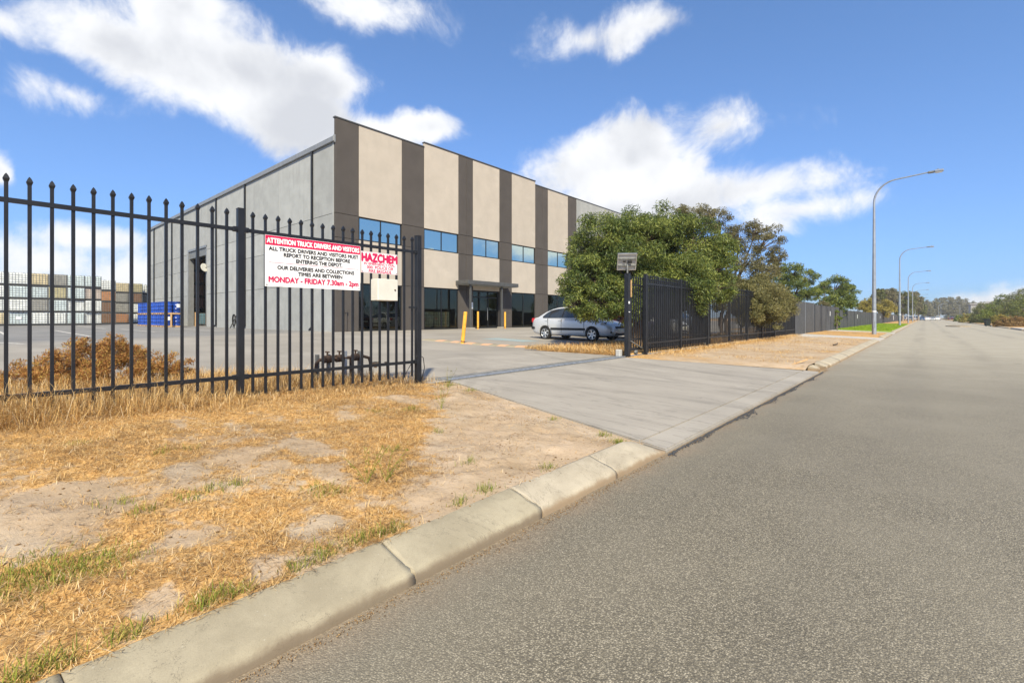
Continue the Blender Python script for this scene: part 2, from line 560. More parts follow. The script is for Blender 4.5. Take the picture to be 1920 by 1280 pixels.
grass_mat('lawn_blade', [(0, (.17, .27, .016)), (.5, (.28, .40, .028)), (1, (.38, .46, .06))], .35)
grass_mat('seedhead', [(0, (.22, .10, .035)), (.35, (.42, .20, .07)), (.7, (.58, .32, .11)), (1, (.50, .38, .10))], .35)

def leaf_mat(name, dark, mid, lite, trans=.3):
    q = NT(name)
    f = q.math('ADD', q.math('MULTIPLY', q.island(), .55), q.math('MULTIPLY', q.attr('tint'), .6))
    c = q.cramp(f, [(.1, dark), (.5, mid), (.95, lite)])
    b = q.bsdf(c, .5, 0, None, .35)
    tr = q.n('ShaderNodeBsdfTranslucent'); q.put(tr.inputs[0], q.mix(.4, c, lite))
    mx = q.n('ShaderNodeMixShader'); mx.inputs[0].default_value = trans
    q.t.links.new(b.outputs[0], mx.inputs[1]); q.t.links.new(tr.outputs[0], mx.inputs[2])
    q.t.links.new(mx.outputs[0], q.out.inputs['Surface'])
leaf_mat('leaf_wattle', (.028, .054, .016), (.098, .140, .034), (.29, .315, .07))
leaf_mat('leaf_olive', (.075, .082, .03), (.165, .158, .058), (.30, .26, .10))
leaf_mat('leaf_brown', (.080, .078, .032), (.155, .145, .062), (.26, .225, .11))
leaf_mat('leaf_yellow', (.13, .115, .02), (.30, .25, .05), (.44, .36, .10))
leaf_mat('leaf_far', (.07, .088, .03), (.135, .155, .05), (.23, .23, .08))
leaf_mat('leaf_gum', (.13, .12, .065), (.20, .185, .10), (.28, .255, .15))
leaf_mat('leaf_bright', (.055, .085, .015), (.15, .20, .03), (.28, .31, .06))
leaf_mat('leaf_rust', (.13, .075, .025), (.25, .15, .05), (.36, .235, .085))
simple('bark', (.115, .085, .06), .9, 0, .35, 9, .6, 60)
simple('bark_pale', (.26, .22, .18), .9, 0, .25, 9, .5, 60)

simple('fence_black', (.012, .013, .016), .42, 0, .25, 5, .05, 200, .4)
simple('fence_sheet', (.062, .063, .068), .5, 0, .12, 1.5, .05, 200, .3)
simple('galvanised', (.33, .36, .40), .45, .55, .12, 3, .05, 150, .5)
simple('steel_bright', (.55, .53, .50), .38, .8, .2, 8, .1, 150)
simple('rust_iron', (.10, .065, .045), .8, .2, .35, 22, .3, 120)
simple('steel_grey', (.20, .205, .20), .6, .4, .25, 14, .15, 120)
simple('grate_steel', (.34, .33, .31), .55, .6, .3, 12, .1, 100)
simple('drain_dark', (.012, .012, .012), .9)

def panel_mat(name, c, var=.06, stain=.0, rnd_v=.04, bumps=.12):
    q = NT(name)
    n = q.ramp(q.noise(1.1, 7, .62), .28, .72)
    col = q.mix(n, tuple(x * (1 - var) for x in c), tuple(x * (1 + var) for x in c))
    col = q.mix(1.0, col, q.comb(q.math('ADD', q.math('MULTIPLY', q.rand(), 2 * rnd_v), 1 - rnd_v)), 'MULTIPLY')
    if stain:
        s = q.noise(1, 6, .65, q.vec((2.2, 2.2, .35)))
        col = q.mix(q.math('MULTIPLY', q.ramp(s, .5, .78), stain), col, tuple(x * .55 for x in c))
        sp = q.ramp(q.noise(.55, 8, .7, None, 1.2), .6, .74)
        col = q.mix(q.math('MULTIPLY', sp, stain * 1.1), col, tuple(x * .62 for x in c))
        wh = q.ramp(q.noise(.42, 6, .6, q.vec((1, 1, 1.6))), .55, .75)
        col = q.mix(q.math('MULTIPLY', wh, .35), col, tuple(min(1, x * 1.35) for x in c))
    q.bsdf(col, .86, 0, q.bump(q.noise(70, 5, .7), bumps, .004), .2)
panel_mat('panel_dark', (.080, .070, .0635), .08, .14)
panel_mat('panel_cream', (.45, .395, .33), .05, .13)
panel_mat('panel_raw', (.33, .335, .325), .09, .36, .10)
simple('coping_metal', (.10, .10, .098), .5, .3, .1, 3, 0)
simple('gutter_metal', (.30, .30, .29), .45, .5, .1, 3, 0)
simple('roof_sheet', (.42, .42, .41), .5, .4, .08, 3, 0)
simple('frame_black', (.022, .023, .026), .4, .3, .1, 6, 0)
simple('interior_dark', (.055, .052, .05), .9, 0, .2, 3, 0)
simple('interior_floor', (.20, .19, .18), .7, 0, .2, 2, 0)

def glass_mat(name, tint, refl, fac, rough=.02, wav=.012):
    q = NT(name)
    g = q.n('ShaderNodeBsdfGlossy'); q.put(g.inputs['Color'], refl); g.inputs['Roughness'].default_value = rough
    q.put(g.inputs['Normal'], q.bump(q.noise(.7, 2), wav, .2))
    t = q.n('ShaderNodeBsdfTransparent'); q.put(t.inputs[0], tint)
    mx = q.n('ShaderNodeMixShader'); mx.inputs[0].default_value = fac
    q.t.links.new(t.outputs[0], mx.inputs[1]); q.t.links.new(g.outputs[0], mx.inputs[2])
    q.t.links.new(mx.outputs[0], q.out.inputs['Surface'])
glass_mat('glass_blue', (.06, .14, .18), (.78, .92, .84), .74)
glass_mat('glass_dark', (.5, .52, .48), (.58, .60, .54), .10)
glass_mat('glass_car', (.16, .18, .19), (.75, .8, .85), .22)

simple('sign_white', (.80, .80, .80), .35, 0, .03, 3, 0, 100, .4)
simple('sign_red', (.58, .012, .075), .4, 0, .05, 3, 0)
simple('ink_black', (.03, .03, .035), .5, 0, .05, 3, 0)
simple('ink_red', (.55, .015, .09), .5, 0, .05, 3, 0)
simple('box_cream', (.62, .60, .53), .45, 0, .06, 4, .03, 120)
simple('bollard_yellow', (.72, .36, .045), .55, 0, .18, 9, .1, 60)
simple('white_plastic', (.42, .41, .385), .5, 0, .06, 6, 0)

def worn_paint(name, c, under=(.33, .30, .265)):
    q = NT(name)
    f = q.ramp(q.noise(9, 7, .7), .36, .52)
    q.bsdf(q.mix(q.math('MULTIPLY', f, .82), under, c), .85, 0, q.bump(q.noise(80, 4), .15, .003), .2)
worn_paint('orange_paint', (.70, .36, .18))
worn_paint('blue_paint', (.24, .34, .36))
worn_paint('white_paint', (.62, .60, .56))

def paint_mat(name, c, metal=.0, rough=.28):
    q = NT(name)
    fl = q.noise(900, 1)
    col = q.mix(q.math('MULTIPLY', q.ramp(fl, .4, .7), .12), c, tuple(min(1, x * 1.35) for x in c))
    q.bsdf(col, rough, metal, None, .5, Coat_Weight=.6, Coat_Roughness=.06)
paint_mat('paint_silver', (.56, .565, .57), .25, .32)
paint_mat('paint_white', (.72, .72, .71))
paint_mat('paint_red', (.07, .012, .022))
paint_mat('paint_grey', (.16, .17, .18), .4)
paint_mat('paint_blue', (.06, .10, .2), .3)
simple('black_plastic', (.018, .018, .019), .55, 0, .2, 10, .05)
simple('tyre_rubber', (.016, .016, .016), .8, 0, .3, 20, .2, 90)
simple('alloy', (.62, .63, .64), .3, .8, .06, 10, 0)
simple('lens_red', (.50, .015, .02), .15, 0, .1, 20, 0, 100, .6)
simple('lens_clear', (.55, .56, .56), .12, .2, .15, 30, 0, 100, .7)
simple('plate_white', (.75, .74, .62), .4, 0, .05, 10, 0)
simple('mirror_glass', (.8, .8, .8), .04, 1, .02, 3, 0)

for nm, c in (('tank_white', (.72, .74, .72)), ('tank_blue', (.58, .66, .67)), ('tank_cream', (.60, .50, .31)), ('tank_rose', (.58, .48, .41)),
              ('tank_orange', (.44, .20, .085)), ('tank_brown', (.20, .10, .05)), ('tank_grey', (.30, .29, .26)), ('tank_yellow', (.50, .44, .25)), ('tank_teal', (.10, .20, .25)), ('tank_rust', (.26, .13, .10))):
    simple(nm, c, .45, 0, .16, 3.5, .05, 20, .35, .07)
simple('cage_steel', (.26, .26, .25), .5, .2, .15, 10, 0)
simple('pallet_dark', (.045, .045, .047), .7, 0, .2, 10, 0)
simple('drum_blue', (.010, .052, .30), .34, 0, .2, 6, .03, 40, .5, .28)
simple('timber', (.50, .32, .16), .85, 0, .22, 14, .2, 70, .2, .12)
simple('label_paper', (.78, .78, .76), .6, 0, .05, 8, 0)
simple('bin_green', (.012, .020, .018), .5, 0, .1, 8, 0)
simple('scrub_ground', (.24, .185, .115), .95, 0, .3, .4, .4, 8)
simple('lawn_soil', (.22, .29, .03), .95, 0, .25, 3, .4, 60)
M = MATS

# ------------------------------------------------------------------ ground shapes
def slab_z(x):
    return .028 + np.clip((-1.73 - x) / 3.97, 0, 1) * .162

YARD = [(-130., .50), (-66., .48), (-56., .47), (-40., .42), (-22., .42), (-16., .30), (-12., .205), (-5.7, .185)]
def yard_z(x):
    return np.interp(x, [p[0] for p in YARD], [p[1] for p in YARD])

def verge_top(x):
    return np.where(x > -5.6, 4.05 + .245 * (-1.73 - x), 4.99 - .46 * (-5.6 - x))

def verge_z(x, y, rough=True):
    zf = np.clip(.42 - .05 * y, .2, .5)
    t = np.clip((-1.96 - x) / 3.74, 0, 1)
    z = .124 + t * (zf - .124)
    t2 = np.clip((-5.7 - x) / 3.9, 0, 1)
    z = np.where(x < -5.7, zf + t2 * t2 * (.14 - zf), z)
    ze = np.where(x > -5.6, slab_z(x) - .012, .165)
    e = np.clip((verge_top(x) - y) / .8, 0, 1); e = e * e * (3 - 2 * e)
    z = ze + e * (z - ze)
    if rough:
        k = np.clip((-2.0 - x) / .25, 0.06, 1) * np.clip((verge_top(x) - y) / .2, .05, 1)
        z = z + k * (.075 * (fbm(x, y, 2.6, 4, 3) - .5) + .036 * (fbm(x, y, 9, 4, 9) - .5))
        ax = (x + 2.45) * .46 + (y - 2.2) * .888     # along the wheel rut
        ac = (x + 2.45) * .888 - (y - 2.2) * .46
        rut = np.exp(-(ac / .13) ** 2) * np.clip(1 - np.abs(ax - .6) / 1.0, 0, 1)
        z = z - rut * .022 + rut * .009 * np.sin(ac * 130)
    pr = np.random.default_rng(3)
    for _ in range(110 if rough else 0):
        px = pr.uniform(-4.9, -2.15); py = pr.uniform(1.2, 4.7); r_ = pr.uniform(.03, .09); dd = pr.uniform(.006, .02) * (-1 if pr.random() < .35 else 1)
        z = z - dd * np.exp(-((x - px) ** 2 + ((y - py) * 1.3) ** 2) / (r_ * r_)) * np.clip((py - 1.25 - .9 * (-2.1 - px)) + .6, 0, 1) * np.clip((verge_top(x) - y) / .2, 0, 1)
    return z

BARE = [(-3.52, .36, .12, .12), (-3.58, .92, .14, .14), (-3.6, 1.2, .12, .14), (-3.1, .12, .16, .10), (-2.2, .40, .10, .09), (-2.55, .66, .10, .08), (-2.27, 1.08, .13, .10),
        (-2.3, 1.25, .12, .12), (-3.6, 1.65, .25, .12), (-4.75, 3.45, .3, .28), (-3.35, 1.75, .25, .14), (-2.05, .85, .08, .12), (-2.9, 1.55, .25, .10), (-4.2, 2.4, .3, .18)]
def cover(x, y):
    c = .75 + 1.5 * (fbm(x, y, 1.5, 5, 21) - .5) + .9 * (fbm(x, y, 6.0, 3, 5) - .5)
    line = 1.25 + .9 * (-2.1 - x) + 1.1 * (fbm(x, y, 2.0, 4, 91) - .5)
    c = c - np.clip((y - line) / .6, 0, 1) * .95
    xw = x + .34 * (fbm(x, y, 2.3, 4, 61) - .5); yw = y + .34 * (fbm(x, y, 2.3, 4, 67) - .5)
    for (a, b, ra, rb) in BARE:
        c = c - .85 * np.exp(-(((xw - a) / ra) ** 2 + ((yw - b) / rb) ** 2) * 1.2)
    c = c + .45 * (vnoise(x * 31, y * 31, 44) - .5)
    fence = np.exp(-((x + 5.75) / .75) ** 2)
    c = c + fence * np.clip((4.6 - y) / .8, 0, 1) * .9
    c = c + np.where(x < -5.9, .5, 0)
    return np.clip(c, 0, 1)

def np_mesh(name, verts, faces_list, smooth=False):
    """faces_list: list of int arrays (N,k)"""
    me = bpy.data.meshes.new(name)
    me.vertices.add(len(verts))
    me.vertices.foreach_set('co', np.ascontiguousarray(verts, dtype=np.float32).ravel())
    loops = np.concatenate([f.ravel() for f in faces_list]).astype(np.int32)
    tot = np.concatenate([np.full(len(f), f.shape[1], dtype=np.int32) for f in faces_list])
    st = np.concatenate([[0], np.cumsum(tot)[:-1]]).astype(np.int32)
    me.loops.add(len(loops)); me.loops.foreach_set('vertex_index', loops)
    me.polygons.add(len(tot)); me.polygons.foreach_set('loop_start', st); me.polygons.foreach_set('loop_total', tot)
    if smooth:
        me.polygons.foreach_set('use_smooth', np.ones(len(tot), dtype=bool))
    me.update(calc_edges=True); me.validate()
    return me

def set_attr(me, name, arr):
    a = me.attributes.new(name, 'FLOAT', 'POINT')
    a.data.foreach_set('value', np.ascontiguousarray(arr, dtype=np.float32).ravel())

def grid_mesh(name, X, Y, Z, attrs=None, smooth=True):
    n, m = X.shape
    v = np.stack([X, Y, Z], -1).reshape(-1, 3)
    i = np.arange(n * m).reshape(n, m)
    f = np.stack([i[:-1, :-1], i[1:, :-1], i[1:, 1:], i[:-1, 1:]], -1).reshape(-1, 4)
    a = v[f[0, 1]] - v[f[0, 0]]; b = v[f[0, 3]] - v[f[0, 0]]
    if np.cross(a, b)[2] < 0:
        f = f[:, ::-1]
    me = np_mesh(name, v, [f], smooth)
    for k, arr in (attrs or {}).items():
        set_attr(me, k, arr)
    return me

def structure(name, me, mat):
    o = link(name, me, mat)
    o['kind'] = 'structure'
    return o

def sheet(name, x0, y0, x1, y1, z, mat):
    return structure(name, np_mesh(name, np.array([(x0, y0, z), (x1, y0, z), (x1, y1, z), (x0, y1, z)], float), [np.array([[0, 1, 2, 3]])]), mat)

# the wide land, the road and the yard
sheet('ground', -2500, -2500, 2500, 2500, -.06, M['scrub_ground'])
RX0, RX1 = -1.74, 6.70
ys = np.concatenate([np.arange(-12, 30, .5), np.arange(30, 330, 10)])
xs = np.linspace(RX0, RX1, 18)
X, Y = np.meshgrid(xs, ys, indexing='ij')
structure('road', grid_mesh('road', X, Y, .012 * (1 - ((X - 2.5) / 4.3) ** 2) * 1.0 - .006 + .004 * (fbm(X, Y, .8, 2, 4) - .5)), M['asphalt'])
xs = np.array([-130, -90, -66, -56, -48, -40, -31, -22, -19, -16, -14, -12, -9, -5.72])
ys = np.array([-70, -30, -10, 0, 4, 8, 12, 20, 40, 110])
X, Y = np.meshgrid(xs, ys, indexing='ij')
structure('yard', grid_mesh('yard', X, Y, yard_z(X)), M['yard_paving'])

# near verge with the garden strip behind the fence
cx = np.concatenate([np.arange(-9.8, -6.2, .10), np.arange(-6.2, -1.955, .035)])
tt = np.linspace(0, 1, 190) ** .9
X = np.repeat(cx[:, None], len(tt), 1)
Y = -3.0 + (verge_top(X) + 3.0) * tt[None, :]
Z = verge_z(X, Y)
verge = structure('verge', grid_mesh('verge', X, Y, Z, {'cover': cover(X, Y)}), M['verge_soil'])

# verge beyond the driveway, in pieces between the crossovers
def far_cover(x, y):
    c = .30 + .8 * (fbm(x, y, .9, 5, 31) - .5) + np.exp(-((x + 5.6) / .7) ** 2) * .35
    return np.clip(c, 0, 1)
def far_verge(name, y0, y1, skew0=0.0, mat='verge_soil', x1=-5.72, n=60, cov=None, lift=0.0):
    cx = np.linspace(x1, -1.985, 46)
    X = np.repeat(cx[:, None], n, 1)
    a = y0 - skew0 * (-1.74 - X)
    Y = a + (y1 - a) * np.linspace(0, 1, n)[None, :]
    z = .118 + np.clip((-1.96 - X) / 3.74, 0, 1) * .08 + lift
    k = np.clip(np.minimum(Y - a, y1 - Y) / .4, 0, 1)
    z = z - (1 - k) * (z - slab_z(X)) * .95
    z = z + k * np.clip((-2.05 - X) / .3, .05, 1) * .05 * (fbm(X, Y, 1.7, 4, 13) - .5)
    o = structure(name, grid_mesh(name, X, Y, z, {'cover': far_cover(X, Y) if cov is None else np.full_like(X, cov)}), M[mat])
    return o
far_verge('verge', 12.12, 30.0, .31, n=130)
far_verge('verge', 34.2, 43.0, cov=.75)
far_verge('lawn', 47.0, 97.0, mat='lawn_soil', n=90)
far_verge('verge', 101.0, 330.0, cov=.7, n=120)
# right side of the road
cx = np.array([6.96, 8, 10, 14, 20, 40, 90])
ys = np.concatenate([[-60], np.arange(-10, 340, 10.)])
X, Y = np.meshgrid(cx, ys, indexing='ij')
structure('verge', grid_mesh('verge', X, Y, .13 + .06 * np.clip((X - 7) / 20, 0, 2) + .05 * (fbm(X, Y, .35, 3, 8) - .5), {'cover': np.full_like(X, .62)}), M['verge_soil'])
# land behind the fence line, north of the depot
cx = np.array([-60, -30, -20, -12, -9.2, -5.76]); ys = np.array([40.3, 60, 90, 140, 200, 330.])
X, Y = np.meshgrid(cx, ys, indexing='ij')
structure('soil', grid_mesh('soil', X, Y, .19 + 0 * X + .3 * np.clip((-9 - X) / 40, 0, 1), {'cover': np.full_like(X, .6)}), M['verge_soil'])
# planted bed inside the fence by the parked car
cx = np.linspace(-9.35, -5.76, 40); tt = np.linspace(0, 1, 120)
X = np.repeat(cx[:, None], 120, 1)
edge = 11.15 + .12 * (fbm(X, X * 0, 1.5, 3, 2) - .5) + .28 * np.clip((-8.2 - X) / 1.1, 0, 1)
Y = edge + (39 - edge) * tt[None, :] ** 1.6
Z = .15 + .11 * np.clip((X + 9.35) / .35, 0, 1) * np.clip((Y - edge) / .3, 0, 1) * np.clip((-5.76 - X) / .1, .3, 1) + .05 * (fbm(X, Y, 2, 3, 6) - .5)
structure('garden_bed', grid_mesh('garden_bed', X, Y, Z, {'cover': np.full_like(X, .8)}), M['verge_soil'])

# crossover driveway: poured slabs
def slab(poly, z_of, mat, parent, thick=.15, name='slab'):
    """poly: (x,y) corner list; subdivided along x so that it follows the fall"""
    bm = bmesh.new()
    vs = [bm.verts.new((x, y, z_of(x))) for x, y in poly]
    f = bm.faces.new(vs)
    if f.normal.z < 0:
        f.normal_flip()
    r_ = bmesh.ops.extrude_face_region(bm, geom=[f])
    bmesh.ops.translate(bm, verts=[v for v in r_['geom'] if isinstance(v, bmesh.types.BMVert)], vec=(0, 0, -thick))
    bmesh.ops.recalc_face_normals(bm, faces=bm.faces[:])
    bmesh.ops.bevel(bm, geom=[e for e in bm.edges if all(v.co.z > z_of(v.co.x) - .01 for v in e.verts)], offset=.012, segments=2, affect='EDGES')
    me = bpy.data.meshes.new(name); bm.to_mesh(me); bm.free()
    return link(name, me, mat, parent)
drive = empty('driveway', (0, 0, 0), kind='structure')
zs = lambda x: float(slab_z(np.array(x)))
slab([(-2.02, 4.135), (-2.02, 11.99), (-5.69, 10.95), (-5.69, 5.01)], zs, M['drive_concrete'], drive)
slab([(-1.735, 4.06), (-1.735, 12.08), (-2.012, 12.0), (-2.012, 4.13)], lambda x: zs(x) + .001, M['edge_concrete'], drive)
slab([(-6.20, 4.90), (-6.20, 11.14), (-8.9, 11.45), (-8.9, 3.9)], lambda x: .196, M['drive_concrete'], drive)
for (a, b) in ((30.05, 34.15), (43.05, 46.95), (97.05, 100.95)):
    p = empty('path', (0, 0, 0), kind='structure')
    slab([(-1.74, a), (-1.74, b), (-5.9, b), (-5.9, a)], lambda x: zs(x) + .004, M['path_concrete'], p)
p = empty('path', (0, 0, 0), kind='structure')
slab([(6.71, 64), (6.71, 71.5), (16, 71.5), (16, 64)], lambda x: .03 + max(0, x - 6.7) * .02 + .1, M['path_concrete'], p, .3)

# ------------------------------------------------------------------ kerbs
def kerb_piece(y0, y1, parent, mat, x0=-1.735, sgn=-1, end_low=False, start_low=False, jag=.0, n=26, hgt=.128, wid=.25, seed=0, lift=0.0):
    prof = [(0, -.06), (.000, .014), (.005, .036), (.014, .050), (.028, .060), (.05, .069), (.10, .085), (.165, .106), (wid - .02, .1265), (wid, .122), (wid + .002, -.06)]
    yy = np.linspace(y0, y1, n)
    vs = []; m = len(prof)
    for i, y in enumerate(yy):
        k = 1.0
        if end_low:
            k = 1 - .80 * max(0, (y - (y1 - .42)) / .42) ** 2
        if start_low:
            k = 1 - .7 * max(0, ((y0 + .35) - y) / .35) ** 2
        for j, (px, pz) in enumerate(prof):
            jy = 0
            if jag and (i == 0 or i == n - 1):
                jy = jag * (float(vnoise(np.array(px * 60.0), np.array(y * 3.1), seed)) - .5) * 2 + (px / wid - .5) * -.03
            w = .004 * (float(vnoise(np.array(y * 7.0), np.array(px * 20.), 3)) - .5)
            vs.append((x0 + sgn * px + w * (0 < j < m - 1), y + jy, max(pz, pz * k * hgt / .128) if pz < 0 else pz * k * hgt / .128 + w + lift))
    fs = [(i * m + j, i * m + j + 1, (i + 1) * m + j + 1, (i + 1) * m + j) for i in range(n - 1) for j in range(m - 1)]
    fs += [list(range(m)), list(range((n - 1) * m, n * m))[::-1]]
    mb = MB(); mb.add(vs, fs, True)
    me = mb.mesh('kerb_stone')
    me.polygons[-1].use_smooth = False; me.polygons[-2].use_smooth = False
    return link('kerb_stone', me, mat, parent)
kerb = empty('kerb', (0, 0, 0), kind='structure')
for (a, b, m_, lo) in ((-3.2, -1.4, 'kerb_grey', 0), (-1.394, .188, 'kerb_grey', 0), (.196, 1.300, 'kerb_grey', 0), (1.306, 2.244, 'kerb_grey', 0), (2.256, 3.166, 'kerb_dusty', 0), (3.174, 4.06, 'kerb_dusty', 1)):
    kerb_piece(a, b, kerb, M[m_], end_low=bool(lo), jag=.012, seed=int(b * 10) + 5, n=44)
kerb2 = empty('kerb', (0, 0, 0), kind='structure')
y = 13.75
while y < 29.6:
    kerb_piece(y, min(y + 1.79, 29.95), kerb2, M['kerb_dusty' if rnd.random() < .8 else 'kerb_grey'], n=8, jag=.006); y += 1.80
for (a, b) in ((34.25, 42.9), (47.05, 96.9), (101.1, 250)):
    y = a
    while y < b - .3:
        st = 2.4 if y < 100 else 8
        kerb_piece(y, min(y + st - .012, b), kerb2, M['kerb_dusty'], n=4); y += st
# the broken start of the far kerb
broke = empty('kerb', (0, 0, 0), kind='structure')
for (a, b, dx, dy, rz, ry, lift) in ((12.70, 13.17, -.10, 0, .16, .05, -.025), (13.18, 13.74, -.02, 0, .05, .03, -.005)):
    o = kerb_piece(-(b - a) / 2, (b - a) / 2, broke, M['kerb_dusty'], x0=.125, jag=.02, n=8, seed=int(a * 7))
    o.location = (-1.86 + dx, (a + b) / 2 + dy, lift); o.rotation_euler = (.03, ry, rz)
o = kerb_piece(-.26, .26, broke, M['kerb_grey'], x0=.125, jag=.03, n=8, seed=77)
o.location = (-2.16, 12.36, -.045); o.rotation_euler = (.10, -.12, .75)
kr = empty('kerb', (0, 0, 0), kind='structure')
y = 8.0
while y < 240:
    st = 2.4 if y < 110 else 8
    if not (63.5 < y < 71.5):
        kerb_piece(y, y + st - .012, kr, M['kerb_dusty'], x0=6.70, sgn=1, n=4)
    y += st
# ------------------------------------------------------------------ trench drain and gate track across the entrance
drain = empty('trench_drain', (-5.83, 8.0, .19), label='long slotted steel drain grate across the concrete driveway', cat='drain')
mb = MB(); mb.box(-.28, -3.1, -.2, -.005, 3.12, -.03); mb.build('channel', M['drain_dark'], drain)
gm = MB()
for s in (-.268, -.135, -.008):
    gm.box(s - .010, 0, -.03, s + .010, .498, .012)
for k in range(13):
    gm.box(-.275, k * .0405, -.028, .0, k * .0405 + .019, .0105)
gme = gm.mesh('grate'); gme.materials.append(M['grate_steel'])
for k in range(12):
    inst('grate', gme, drain, (0, -3.04 + k * .51, 0))
track = empty('gate_track', (-5.775, 11.5, .195), label='thin bright steel gate rail set in the driveway beside the grate', cat='rail')
mb = MB(); mb.box(-.022, -6.5, -.05, .022, 14, .002); mb.build('base_strip', M['steel_grey'], track)
mb = MB(); mb.prism([(-.014, .0045), (.014, .0045), (.008, .022), (-.008, .022)], 'y', -6.45, 14); mb.build('rail', M['steel_bright'], track)

# ------------------------------------------------------------------ palisade fences
def picket_mesh(z0, z1, w=.0255):
    h = w / 2
    mb = MB()
    mb.box(-h, -h, z0, h, h, z1 - .075)
    # spear head: square flares then comes to a point
    rings = [(h, z1 - .075), (h * 1.06, z1 - .070), (h * 1.55, z1 - .052), (h * 1.62, z1 - .044), (h * .9, z1 - .018), (.001, z1)]
    vs = []
    for r_, z in rings:
        vs += [(-r_, -r_, z), (r_, -r_, z), (r_, r_, z), (-r_, r_, z)]
    fs = [(i * 4 + k, i * 4 + (k + 1) % 4, i * 4 + 4 + (k + 1) % 4, i * 4 + 4 + k) for i in range(5) for k in range(4)] + [(20, 21, 22, 23)]
    mb.add(vs, fs)
    me = mb.mesh('picket'); me.materials.append(M['fence_black'])
    return me

def post(x, y, z0, z1, w, parent, cap=True):
    mb = MB(parent.location); h = w / 2
    mb.bbox(x - h, y - h, z0, x + h, y + h, z1 - .006, .004)
    if cap:
        mb.bbox(x - h - .002, y - h - .002, z1 - .008, x + h + .002, y + h + .002, z1, .003)
    return mb.build('post', M['fence_black'], parent)
def rail(x, y0, y1, z, parent, h=.04, w=.028):
    mb = MB(parent.location); mb.box(x - w / 2, y0, z - h / 2, x + w / 2, y1, z + h / 2)
    return mb.build('rail', M['fence_black'], parent)
def bracket(x, y, z, parent):
    mb = MB(parent.location)
    mb.bbox(x - .022, y - .030, z - .028, x + .024, y + .030, z + .028, .004)
    mb.tube([(x + .024, y, z), (x + .034, y, z)], .008, 8)
    return mb.build('bracket', M['fence_black'], parent)

FX = -5.70
fence = empty('palisade_fence', (FX, 1.0, .3), label='black spear topped palisade fence panels in tall dry grass beside the sand verge', cat='fence')
pm = picket_mesh(.33, 2.388)
pk = list(np.arange(-2.66, -.46, .1365)) + [1.819 - .1361 * i for i in range(17)] + [2.083 + .1371 * i for i in range(17)]
for y in sorted(pk):
    inst('picket', pm, fence, (FX - fence.location.x, y - 1.0, -.3 + rnd.uniform(-.004, .004)), (0, rnd.uniform(-.003, .003), rnd.uniform(-.02, .02)))
post(FX, 1.955, .2, 2.405, .066, fence); post(FX, -.50, .25, 2.405, .066, fence); post(FX, -2.8, .25, 2.405, .066, fence)
post(FX, 4.385, .10, 2.418, .078, fence)
for z in (2.168, .543):
    rail(FX + .004, -2.76, -.535, z, fence); rail(FX + .004, -.465, 1.92, z, fence); rail(FX + .004, 1.99, 4.346, z, fence)
    for y in (1.905, 2.005, 4.335):
        bracket(FX + .01, y, z, fence)
mb = MB(fence.location)
mb.box(FX + .02, 4.20, 1.335, FX + .032, 4.34, 1.36); mb.bbox(FX + .0, 4.35, 1.27, FX + .048, 4.372, 1.44, .003); mb.build('latch', M['fence_black'], fence)
mb = MB(fence.location)
pts = [(FX + .03, 4.32, .60), (FX + .02, 4.37, .66), (FX + .055, 4.44, .60), (FX + .06, 4.46, .45), (FX + .05, 4.42, .30), (FX + .03, 4.39, .18)]
mb.tube(pts, .006, 6); mb.tube([(FX - .04, 4.30, .53), (FX - .05, 4.17, .33), (FX - .05, 4.13, .22), (FX - .02, 4.2, .20), (FX + .08, 4.3, .195), (FX + .22, 4.5, .2)], .005, 6)
mb.build('cable', M['black_plastic'], fence)

# ------------------------------------------------------------------ signs on the fence
FONT = None
def text_on(parent, body, y0, y1, zc, cap, mat, x, bold=0.0, name='lettering', heavy=.065):
    """lettering facing +x, squeezed to run from y0 to y1"""
    cu = bpy.data.curves.new('lettering', 'FONT')
    cu.body = body; cu.size = 1.0; cu.offset = 0.0; cu.resolution_u = 3
    tmp = bpy.data.objects.new('lettering_source', cu); COL.objects.link(tmp)
    dg = bpy.context.evaluated_depsgraph_get()
    me = bpy.data.meshes.new_from_object(tmp.evaluated_get(dg))
    bpy.data.objects.remove(tmp)
    n = len(me.vertices); co = np.zeros(n * 3, np.float32); me.vertices.foreach_get('co', co); co = co.reshape(-1, 3)
    xa, xb = co[:, 0].min(), co[:, 0].max()
    # cap height of the built-in face is close to 0.73 of its size
    s = cap / .73
    out = np.zeros_like(co)
    out[:, 1] = y0 + (co[:, 0] - xa) / (xb - xa) * (y1 - y0)
    out[:, 2] = zc - cap / 2 + co[:, 1] * s
    out[:, 0] = x
    out -= np.array(parent.location)[None, :]
    me.vertices.foreach_set('co', out.ravel()); me.update()
    if heavy:   # bolder strokes: the same letters laid twice more, a hair aside and proud
        polys = [list(p.vertices) for p in me.polygons]
        vs = []; fs = []
        for i, (dy, dz) in enumerate(((0, 0), (heavy, 0), (-heavy, 0), (0, heavy), (0, -heavy))):
            b = len(vs)
            vs += [(q[0] + .00015 * i, q[1] + dy * cap, q[2] + dz * cap) for q in out.tolist()]
            fs += [[k + b for k in p] for p in polys]
        me = bpy.data.meshes.new(name); me.from_pydata(vs, [], fs); me.update()
    me.name = name
    me.materials.clear()
    return link(name, me, mat, parent)

